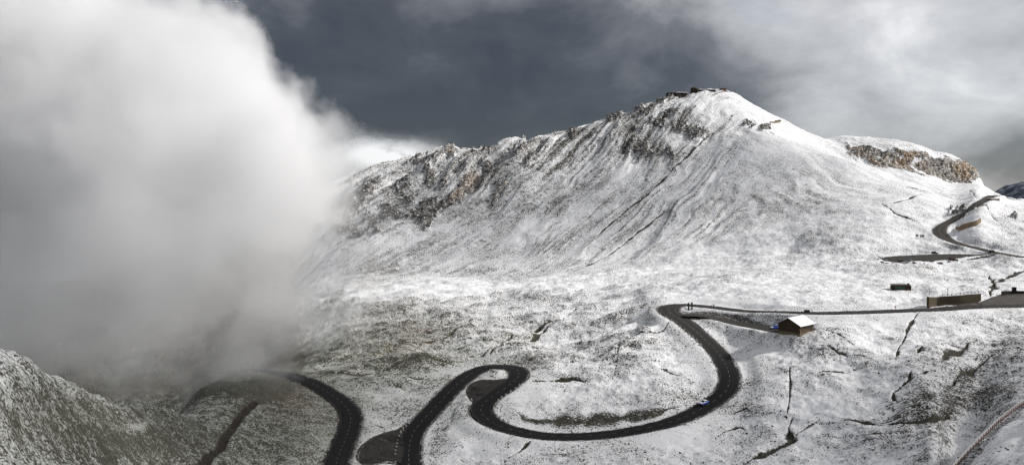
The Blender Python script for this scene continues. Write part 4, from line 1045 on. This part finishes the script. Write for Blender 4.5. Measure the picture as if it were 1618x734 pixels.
for k, (px, w_) in enumerate(((1449, 1.6), (1457, 2.6))):
    p = spot(px, 374.5, 400); root = thing('notice_board', tuple(p), 0, ('smaller', 'larger')[k] + ' of two grey notice boards on the slope above the car park', 'board', 'notice boards above the car park')
    for sx_ in (-.4, .4):
        m = MB(); m.box(sx_ * w_ - .08, sx_ * w_ + .08, -.08, .08, -.5, 1.2); m.build('leg', M_trim, root)
    m = MB(); m.box(-w_ / 2, w_ / 2, -.12, .12, .9, 2.2); m.build('panel', flat_mat('grey_board', (.22, .20, .18), .7), root)
    m = MB(); m.box(-w_ / 2 - .15, w_ / 2 + .15, -.35, .35, 2.204, 2.36); m.build('roof', M_trim, root)
p = spot(1275, 492.5); root = thing('grit_box', tuple(p), 0, 'black grit box on the far verge of the road above the hut', 'box')
m = MB(); m.box(-1.1, 1.1, -.5, .5, -.3, .95); m.build('bin', M_black, root, bevel=.05)
m = MB(); m.add([(-1.2, -.6, .96), (1.2, -.6, .96), (1.2, .6, 1.2), (-1.2, .6, 1.2), (-1.2, -.6, 1.04), (1.2, -.6, 1.04), (1.2, .6, 1.3), (-1.2, .6, 1.3)], [(0, 3, 2, 1), (4, 5, 6, 7), (0, 1, 5, 4), (1, 2, 6, 5), (2, 3, 7, 6), (3, 0, 4, 7)]); m.build('lid', M_pole, root)

# ---------------------------------------------------------------- boulders edging the car park
M_boulder = stone_mat('dark_boulder', (0.025, 0.022, 0.020), (0.10, 0.09, 0.08), 0.85)
rs = np.random.RandomState(4)
bpos = [(1393 + rs.rand() * 40, 413 + rs.rand() * 5) for _ in range(14)] + [(1530 + k * 3.3, 412.6 - k * .42 + rs.randn() * .3) for k in range(13)] + [(1383 + rs.rand() * 12, 404 + rs.rand() * 9) for _ in range(7)] + [(1461, 418), (1473, 415), (1474, 412), (1486, 417), (1445, 419), (1440, 397), (1500, 415.5), (1511, 414)]
for k, (px, py) in enumerate(bpos):
    p = hit(px, py, 380); s = .4 + .5 * rs.rand()
    bm = bmesh.new(); bmesh.ops.create_icosphere(bm, subdivisions=2, radius=1)
    for v in bm.verts:
        q = v.co.copy(); v.co = Vector((q.x * s * 1.5, q.y * s, q.z * s * .75)) * (1 + .32 * math.sin(q.x * 3.1 + k) * math.cos(q.y * 2.7 + 2 * k) + .12 * rs.randn())
    me = bpy.data.meshes.new('boulder'); bm.to_mesh(me); bm.free(); me.materials.append(M_boulder)
    o = bpy.data.objects.new('boulder', me); COL.objects.link(o); o.location = (p.x, p.y, ground(p.x, p.y) + s * .3); o.rotation_euler = (0, 0, rs.rand() * 3)
    tag(o, 'dark snow dusted boulder lying along the edge of the long car park', 'boulder', 'boulders edging the car park')

# ---------------------------------------------------------------- walker in an orange jacket
def make_person(loc, rz, label):
    J = [((0, 0, .93), .13), ((0, 0, 1.12), .125), ((0, 0, 1.36), .15), ((0, 0, 1.48), .065), ((0, .01, 1.56), .075), ((0, .015, 1.66), .105), ((0, .01, 1.74), .085),
         ((-.10, 0, .86), .10), ((-.12, .04, .48), .075), ((-.12, -.03, .09), .055), ((-.12, .12, .04), .05),
         ((.10, 0, .86), .10), ((.12, -.03, .48), .075), ((.12, -.14, .10), .055), ((.12, -.01, .04), .05),
         ((-.20, 0, 1.40), .065), ((-.27, -.03, 1.13), .052), ((-.25, .10, .90), .042), ((-.24, .15, .82), .04),
         ((.20, 0, 1.40), .065), ((.27, -.02, 1.13), .052), ((.26, .08, .90), .042), ((.25, .13, .82), .04)]
    E = [(0, 1), (1, 2), (2, 3), (3, 4), (4, 5), (5, 6), (0, 7), (7, 8), (8, 9), (9, 10), (0, 11), (11, 12), (12, 13), (13, 14), (2, 15), (15, 16), (16, 17), (17, 18), (2, 19), (19, 20), (20, 21), (21, 22)]
    me = bpy.data.meshes.new('person'); me.from_pydata([j[0] for j in J], E, [])
    o = bpy.data.objects.new('person', me); COL.objects.link(o)
    md = o.modifiers.new('skin', 'SKIN'); md.use_smooth_shade = True
    for i, (_, r_) in enumerate(J): me.skin_vertices[0].data[i].radius = (r_, r_)
    me.skin_vertices[0].data[0].use_root = True
    sb = o.modifiers.new('sub', 'SUBSURF'); sb.levels = 1; sb.render_levels = 1
    dg = bpy.context.evaluated_depsgraph_get(); ev = o.evaluated_get(dg); m2 = bpy.data.meshes.new_from_object(ev)
    o.modifiers.clear(); o.data = m2; m2.name = 'person'; m2.materials.clear()
    for mm in (flat_mat('orange_jacket', (.62, .16, .03), .8), flat_mat('pale_trousers', (.46, .40, .36), .85), flat_mat('skin', (.50, .32, .24), .6), M_black): m2.materials.append(mm)
    for pq in m2.polygons:
        c = pq.center; pq.use_smooth = True
        pq.material_index = 3 if c.z < .11 else 1 if (c.z < .90 and abs(c.x) < .21) else 2 if c.z > 1.50 or (c.z < .89) else 0
    o.location = loc; o.rotation_euler = (0, 0, rz); tag(o, label, 'person')
    bm = bmesh.new(); bmesh.ops.create_icosphere(bm, subdivisions=2, radius=.118)
    for v in list(bm.verts):
        v.co = Vector((v.co.x * .95, v.co.y * 1.05 - .012, v.co.z + 1.69))
    bmesh.ops.delete(bm, geom=[v for v in bm.verts if v.co.z < 1.66 or (v.co.y > .06 and v.co.z < 1.73)], context='VERTS')
    hm = bpy.data.meshes.new('hair'); bm.to_mesh(hm); bm.free(); hm.materials.append(flat_mat('brown_hair', (.05, .03, .02), .8))
    ho = bpy.data.objects.new('hair', hm); COL.objects.link(ho); ho.parent = o
    return o
p = spot(1415, 486.8)
make_person((p.x, p.y, p.z + 0.02), R(170), 'person in an orange jacket walking on the snow at the far side of the road')

# ---------------------------------------------------------------- summit
def summit(px, dy=0.0):
    ci = colf(px); c_ = int(ci); msk = ry > 600
    pz = H0 - F * Zt[c_] / ry
    j = int(np.argmin(np.where(msk, pz, 1e9))); Yc = ry[j] + dy
    x = (px - CX) / F * Yc; return Vector((x, Yc, ground(x, Yc)))
M_lodge = plank_mat('dark_lodge_boards', (0.018, 0.016, 0.014), (0.05, 0.042, 0.035), 0, .3)
s_ = summit(1073, -6)
lodge = thing('summit_lodge', (s_.x, s_.y, s_.z - 1.0), R(8), 'dark lodge with a flat snow covered roof and reddish terraces on the mountain top', 'lodge')
m = MB(); m.box(-12.5, 7.5, -4, 6, -5, 2.9); m.build('wall', M_lodge, lodge)
m = MB(); m.box(-4.5, 8.2, -4.8, 6.6, 2.95, 3.25); r_ = m.build('roof', M_trim, lodge)
m = MB(); m.box(-4.45, 8.15, -4.75, 6.55, 3.254, 4.1); m.build('roof_snow', M_snow, r_)
m = MB(); m.box(-13, -4.6, -4.6, 6.4, 2.95, 3.3); m.build('lean_to_roof', M_trim, lodge)
for k in range(6):
    x = -10.5 + k * 2.9
    m = MB(); m.box(x, x + 1.7, -4.08, -4.002, .4, 1.9); w_ = m.build('window', M_wall_ochre if k in (3, 4) else M_trim, lodge)
    m = MB(); m.box(x + .15, x + 1.55, -4.10, -4.084, .55, 1.75); m.build('pane', M_glass, w_)
m = MB(); m.box(-3, 5.5, -8, -4.01, -6, -1.0); m.build('terrace', masonry_mat('reddish_terrace_stone', (.15, .075, .065), (.09, .05, .045), (.03, .02, .02)), lodge)
m = MB(); m.box(-11.5, -5, -10, -4.01, -7.5, -3.6); an = m.build('annex', M_lodge, lodge)
m = MB(); m.box(-9.8, -5.2, -10.2, -5.5, -3.596, -2.9); m.build('annex_snow', M_snow, an)
s_ = summit(1097, -2)
tw = thing('stone_tower', (s_.x, s_.y, s_.z - .8), 0, 'squat round dark stone tower beside the lodge on the summit', 'tower')
m = MB(); m.cyl((0, 0), 4.2, 3.8, -3, 4.6, 24); m.build('wall', M_wall_dark, tw)
m = MB(); m.cyl((0, 0), 4.1, 2.6, 4.604, 5.7, 24); m.build('roof', M_wall, tw)
m = MB(); m.box(2.5, 6.5, -2.5, 2.0, -3, 3.4); m.build('side_building', M_wall_ochre, tw)
for k in range(3):
    a = R(-120 + k * 30); m = MB(); m.box(4.12 * math.cos(a) - .4, 4.12 * math.cos(a) + .4, 4.12 * math.sin(a) - .3, 4.12 * math.sin(a) + .1, 1.6, 2.9); m.build('window', M_glass, tw)
s_ = summit(1119, -5)
lw = thing('viewing_shelter', (s_.x, s_.y, s_.z - .9), R(4), 'long low dark shelter under a snowy roof on the flat summit', 'shelter')
m = MB(); m.box(-9.5, 7.5, -1.5, 2.5, -2.0, 1.1); m.build('wall', M_lodge, lw)
m = MB(); m.box(-10, 8, -2.2, 3, 1.104, 2.0); m.build('roof_snow', M_snow, lw)
s_ = summit(1144, -2)
kk = thing('summit_kiosk', (s_.x, s_.y, s_.z - .3), R(-6), 'small tan hut with dark roof at the right end of the summit', 'hut')
m = MB(); m.box(-2.6, 2.6, -1.6, 1.6, -1.5, 1.7); m.build('wall', flat_mat('tan_boards', (.42, .27, .16), .8), kk)
m = MB(); m.add([(-4.6, -2, 1.6), (2.9, -2, 1.6), (2.9, 2, 1.6), (-4.6, 2, 1.6), (-4.2, 0, 2.7), (1.6, 0, 2.9)], [(3, 2, 1, 0), (0, 1, 5, 4), (1, 2, 5), (2, 3, 4, 5), (3, 0, 4)]); m.build('roof', M_trim, kk)
m = MB(); m.box(-.5, .5, -1.64, -1.602, -.3, 1.5); m.build('door', M_trim, kk)
for k, (px, h_, lab) in enumerate(((1081, 4.5, 'thin mast on the snowy lodge roof at the summit'), (1100, 7.0, 'tallest thin mast behind the stone tower on the summit'), (1110, 3.2, 'short dark mast just right of the summit tower'), (1136.5, 7.5, 'thin blue grey mast left of the tan summit hut'), (1162, 4.0, 'thin mast alone on the snow right of the tan summit hut'))):
    s_ = summit(px, 1.0); root = thing('mast', (s_.x, s_.y, s_.z - .3), 0, lab, 'mast', 'masts on the summit')
    m = MB(); m.cyl((0, 0), .12, .07, -1, h_ + 1.2, 8); m.build('shaft', M_pole, root)
    m = MB(); m.bar((-.5, 0, h_ * .8 + .8), (.5, 0, h_ * .8 + .8), .08); m.build('crossbar', M_pole, root)
base = [hit(p, q, 600)[:] for p, q in ((1218, 195.5), (1224, 195), (1232, 194))]
wall_along('retaining_wall', base, [b[2] + 2.2 for b in base], 1.2, M_wall_ochre, 'short tan wall on the bright snow ridge right of the summit', 'wall')
base = [hit(p, q, 600)[:] for p, q in ((1206, 206), (1211, 205), (1217, 206))]
wall_along('retaining_wall', base, [b[2] + 3.2 for b in base], 2.0, M_wall, 'grey brown stone block at the edge of the ridge right of the summit', 'wall', M_snow)

# ---------------------------------------------------------------- mountains far beyond the pass
gx = np.linspace(600, 9000, 260); gy = np.linspace(5200, 8200, 70)
GX, GY = np.meshgrid(gx, gy, indexing='ij')
env = np.exp(-((GY - 6600) / 700) ** 2)
skyh = np.interp(GX, [600, 3900, 4100, 4260, 4400, 4800, 6000, 9000], [-400, -120, 10, 45, 28, 60, 150, 100])
GZ = -500 + env * (skyh + 500) + env * (60 * fbm(GX / 420, GY / 420, 5, 201, 0.55, ridged=True) - 10)
me = grid_mesh('distant_hills', GX, GY, GZ)
t = NT('hazy_far_hills'); P = t.obj(); n = t.noise(P, .006, 6, .65); n2 = t.noise(P, .02, 4, .6)
t.surf(t.mix(t.step(t.math('ADD', t.math('MULTIPLY', n, .6), t.math('MULTIPLY', n2, .4)), .44, .58), c4(.045, .06, .085), c4(.30, .33, .39)), .95)  # blue of the distant air painted into the hill colours
me.materials.append(t.m); o = bpy.data.objects.new('distant_hills', me); COL.objects.link(o); o['kind'] = 'structure'
# ---------------------------------------------------------------- the cloud rolling in over the left of the valley
# sight line, depth, radius, thickness of the vapour
BL = [(230, 235, 425, 235, 1), (415, 330, 425, 160, .7), (420, 470, 400, 150, .55), (215, 440, 385, 190, .8), (-110, 160, 430, 270, 1), (-170, 420, 400, 250, .7), (50, 90, 435, 200, 1), (285, 115, 430, 150, 1),
      (395, 235, 428, 155, 1), (470, 258, 440, 115, .6), (548, 262, 440, 72, .28), (440, 222, 432, 104, .8), (330, 555, 345, 120, .26), (150, 560, 320, 125, .26), (500, 530, 375, 95, .45), (370, 600, 300, 100, .5), (542, 445, 430, 78, .4), (560, 385, 445, 110, .07), (545, 505, 402, 78, .35), (440, 585, 322, 66, .6), (392, 590, 318, 88, .5), (562, 425, 432, 74, .3), (575, 480, 415, 62, .22), (600, 475, 430, 85, .08), (-40, 480, 400, 160, .8), (70, 455, 385, 170, .9), (260, 500, 380, 120, .5), (335, 420, 392, 150, .8)]
bm = bmesh.new()
blobs = []
for px, py, Yc, rp, dn in BL:
    c = Vector(((px - CX) / F * Yc, Yc, (H0 - py) / F * Yc)); r_ = rp * Yc / F
    blobs.append((c, r_, dn))
    bmesh.ops.create_icosphere(bm, subdivisions=4, radius=r_ * 1.04, matrix=Matrix.Translation(c))
fm = bpy.data.meshes.new('fog_bank'); bm.to_mesh(fm); bm.free()
fog = bpy.data.objects.new('fog_bank', fm); COL.objects.link(fog)
md = fog.modifiers.new('merge', 'REMESH'); md.mode = 'VOXEL'; md.voxel_size = 5.0
dg = bpy.context.evaluated_depsgraph_get(); m2 = bpy.data.meshes.new_from_object(fog.evaluated_get(dg)); fog.modifiers.clear(); fog.data = m2; m2.name = 'fog_bank'
m2.materials.clear()
t = NT('drifting_cloud'); P = t.obj()
warp = t.n('ShaderNodeTexNoise'); t.link(P, warp.inputs['Vector']); warp.inputs['Scale'].default_value = .024; warp.inputs['Detail'].default_value = 5.5; warp.inputs['Roughness'].default_value = .62
Pw = P
fine_ = t.noise(P, .10, 4, .62)
nz = t.math('ADD', t.math('MULTIPLY', t.math('SUBTRACT', warp.outputs[0], 0.52), 1.25), t.math('MULTIPLY', t.math('SUBTRACT', fine_, 0.5), 0.45))
zz = t.n('ShaderNodeSeparateXYZ'); t.link(P, zz.inputs[0])
soft = t.step(zz.outputs[2], -50.0, 20.0, 0.9, 3.2)
dens = None
for c, r_, dn in blobs:
    d = t.vmath('DISTANCE', P, tuple(c))
    s = t.math('MULTIPLY_ADD', d, -1.0 / 60.0, r_ / 60.0)
    q = t.math('MULTIPLY', t.math('MULTIPLY', t.math('ADD', s, nz), soft, None, True), dn)
    dens = q if dens is None else t.math('MAXIMUM', dens, q)
dens = t.math('MULTIPLY', dens, 0.055)
vp = t.n('ShaderNodeVolumePrincipled'); vp.inputs['Color'].default_value = c4(.976, .978, .982); vp.inputs['Anisotropy'].default_value = 0.0
t.link(dens, vp.inputs['Density']); vp.inputs['Density Attribute'].default_value = ''
t.link(vp.outputs[0], t.out.inputs['Volume'])
t.m.cycles.volume_step_rate = 0.5
m2.materials.append(t.m)
fog['kind'] = 'stuff'; fog['label'] = 'thick white cloud bank rolling over the left side of the valley'
SC.cycles.volume_bounces = 12; SC.cycles.max_bounces = 14; SC.cycles.diffuse_bounces = 2; SC.cycles.glossy_bounces = 2
SC.cycles.volume_max_steps = 256

# ---------------------------------------------------------------- unseen cloud added up-sun, lumps laid out to shade valley, flank and main face
sdir = Vector((math.sin(R(SUN_AZ)) * math.cos(R(SUN_EL)), math.cos(R(SUN_AZ)) * math.cos(R(SUN_EL)), math.sin(R(SUN_EL))))
bm = bmesh.new()
for gx_, gy_, rx_, ry_, hz_ in ((-105, 125, 85, 65, 14), (-120, 680, 150, 80, 10), (-150, 250, 120, 95, 24), (-235, 310, 100, 70, 16), (-60, 265, 90, 75, 12), (30, 240, 95, 68, 10), (130, 215, 100, 75, 13), (215, 235, 80, 60, 12), (30, 150, 150, 60, 11), (40, 692, 130, 62, 5.5)):
    tt = (235 + 72) / sdir.z
    c = Vector((gx_, gy_, -72)) + sdir * tt
    bmesh.ops.create_icosphere(bm, subdivisions=4, radius=1, matrix=Matrix.Translation(c) @ Matrix.Diagonal((rx_, ry_, hz_, 1)))
cm = bpy.data.meshes.new('shade_cloud'); bm.to_mesh(cm); bm.free()
deck = bpy.data.objects.new('shade_cloud', cm); COL.objects.link(deck)
md = deck.modifiers.new('merge', 'REMESH'); md.mode = 'VOXEL'; md.voxel_size = 4.0
dg = bpy.context.evaluated_depsgraph_get(); m3 = bpy.data.meshes.new_from_object(deck.evaluated_get(dg)); deck.modifiers.clear(); deck.data = m3; m3.name = 'shade_cloud'
n3 = len(m3.vertices); cv = np.empty(n3 * 3, np.float32); m3.vertices.foreach_get('co', cv); cv = cv.reshape(-1, 3)
lump = fbm(cv[:, 0] / 38, cv[:, 1] / 38, 4, 301, .55)
zc_ = cv[:, 2].mean(); cv[:, 2] = zc_ + (cv[:, 2] - zc_) * (1 + 1.0 * lump)
cv[:, 0] += 14 * fbm(cv[:, 1] / 30, cv[:, 0] / 30, 3, 303); cv[:, 1] += 14 * fbm(cv[:, 0] / 30, cv[:, 1] / 30, 3, 305)
m3.vertices.foreach_set('co', cv.ravel()); m3.materials.clear()
t = NT('thin_shade_cloud'); vs_ = t.n('ShaderNodeVolumePrincipled'); vs_.inputs['Color'].default_value = c4(.98, .98, .98); vs_.inputs['Density'].default_value = .02; vs_.inputs['Density Attribute'].default_value = ''
t.link(vs_.outputs[0], t.out.inputs['Volume']); m3.materials.append(t.m)
deck['kind'] = 'stuff'; deck['label'] = 'unseen thin cloud added high up to shade the valley'
# ---------------------------------------------------------------- camera, sky, sun
cam = bpy.data.cameras.new('camera'); co = bpy.data.objects.new('camera', cam); COL.objects.link(co)
co.location = (0, 0, 0); co.rotation_euler = (R(90), 0, 0)
cam.sensor_width = 36; cam.sensor_fit = 'HORIZONTAL'; cam.lens = 36 * F / 1618
cam.shift_y = -(367 - H0) / 1618; cam.clip_start = 0.5; cam.clip_end = 40000
SC.camera = co
W = bpy.data.worlds.new('World'); SC.world = W; W.use_nodes = True
wt_ = W.node_tree; wt_.nodes.clear()
class WN(NT):
    def __init__(s): s.t = wt_
w = WN()
out = w.n('ShaderNodeOutputWorld'); bg = w.n('ShaderNodeBackground'); bg.inputs['Strength'].default_value = 0.13
sky = w.n('ShaderNodeTexSky'); sky.sky_type = 'NISHITA'; sky.sun_disc = False
sky.sun_elevation = R(SUN_EL); sky.sun_rotation = R(SUN_AZ); sky.altitude = 2400
D = w.n('ShaderNodeTexCoord').outputs['Generated']
sx = w.n('ShaderNodeSeparateXYZ'); w.link(D, sx.inputs[0])
az = w.math('ARCTAN2', sx.outputs[0], sx.outputs[1])             # bearing, 0 straight ahead
el = w.math('ARCSINE', sx.outputs[2])
# cloud deck: flattened coordinates so the cover stretches towards the horizon
cx_ = w.n('ShaderNodeMapping'); w.link(D, cx_.inputs[0]); cx_.inputs['Scale'].default_value = (1.0, 1.0, 1.6); cx_.inputs['Rotation'].default_value = (0.0, R(9), 0.0)
n1 = w.noise(cx_.outputs[0], 2.3, 4, 0.5, 0.3); n2 = w.noise(cx_.outputs[0], 7.0, 6, 0.58, 0.25)
nn = w.math('ADD', w.math('MULTIPLY', n1, 0.52), w.math('MULTIPLY', n2, 0.48))
def bump_(a0, e0, ra, re, amt):
    u = w.math('DIVIDE', w.math('SUBTRACT', az, R(a0)), R(ra)); v = w.math('DIVIDE', w.math('SUBTRACT', el, R(e0)), R(re))
    q = w.math('ADD', w.math('MULTIPLY', u, u), w.math('MULTIPLY', v, v))
    return w.math('MULTIPLY', w.math('EXPONENT', w.math('MULTIPLY', q, -1.0)), amt)
g = w.math('MULTIPLY_ADD', w.math('SUBTRACT', nn, 0.5), 1.75, 0.50)
for a in [(-12, 9, 17, 6, -.34), (-3, 4.5, 15, 3.5, -.24), (-32, 12, 14, 5, -.22), (8, 8.5, 9, 5, -.13), (27, 11, 11, 6, .26), (17, 7, 8, 3, -.10), (29, 6.0, 6, 2.0, .16), (33, 2.0, 7, 1.6, -.14), (19, 5.5, 6, 2.5, .05), (-9.0, 2.6, 4.0, 1.3, .72), (-5, 1.2, 3, .6, .12), (85, 31, 45, 30, .45)]:
    bp_ = bump_(*a)
    if a[0] == -9.0: bp_ = w.math('MULTIPLY', bp_, w.step(n2, .36, .60, .15, 1.25))
    g = w.math('ADD', g, bp_)
ramp = w.n('ShaderNodeValToRGB'); w.link(g, ramp.inputs[0])
cr = ramp.color_ramp; cr.elements[0].position = 0.0; cr.elements[0].color = c4(0.36, 0.39, 0.46)
cr.elements[1].position = 1.0; cr.elements[1].color = c4(7.4, 7.45, 7.5)
for p, c in [(0.18, (0.56, 0.60, 0.67)), (0.40, (1.40, 1.44, 1.52)), (0.62, (3.4, 3.45, 3.55)), (0.82, (5.0, 5.05, 5.15))]:
    e = cr.elements.new(p); e.color = c4(*c)
# a little open sky shows through the thinnest gap in the west
gap = w.math('MULTIPLY', w.step(n1, 0.58, 0.70), 0.35)
mixc = w.mix(gap, ramp.outputs[0], sky.outputs[0])
mixc = w.mix(0.93, sky.outputs[0], mixc)
w.link(mixc, bg.inputs['Color']); w.link(bg.outputs[0], out.inputs['Surface'])
sl = bpy.data.lights.new('sun', 'SUN'); sl.energy = 4.2; sl.angle = R(3.5); sl.color = (1.0, 0.965, 0.92)
so_ = bpy.data.objects.new('sun', sl); COL.objects.link(so_)
sd = Vector((math.sin(R(SUN_AZ)) * math.cos(R(SUN_EL)), math.cos(R(SUN_AZ)) * math.cos(R(SUN_EL)), math.sin(R(SUN_EL))))
so_.rotation_euler = sd.to_track_quat('Z', 'Y').to_euler()
so_.location = sd * 500
SC.view_settings.view_transform = 'Standard'; SC.view_settings.look = 'None'
SC.view_settings.exposure = 0.0; SC.view_settings.gamma = 1.0; SC.view_settings.use_curve_mapping = False
SC.cycles.use_denoising = True; SC.cycles.denoising_prefilter = 'NONE'; SC.cycles.denoising_input_passes = 'RGB_ALBEDO'
SC.cycles.use_adaptive_sampling = True; SC.cycles.adaptive_threshold = 0.04; SC.cycles.adaptive_min_samples = 24
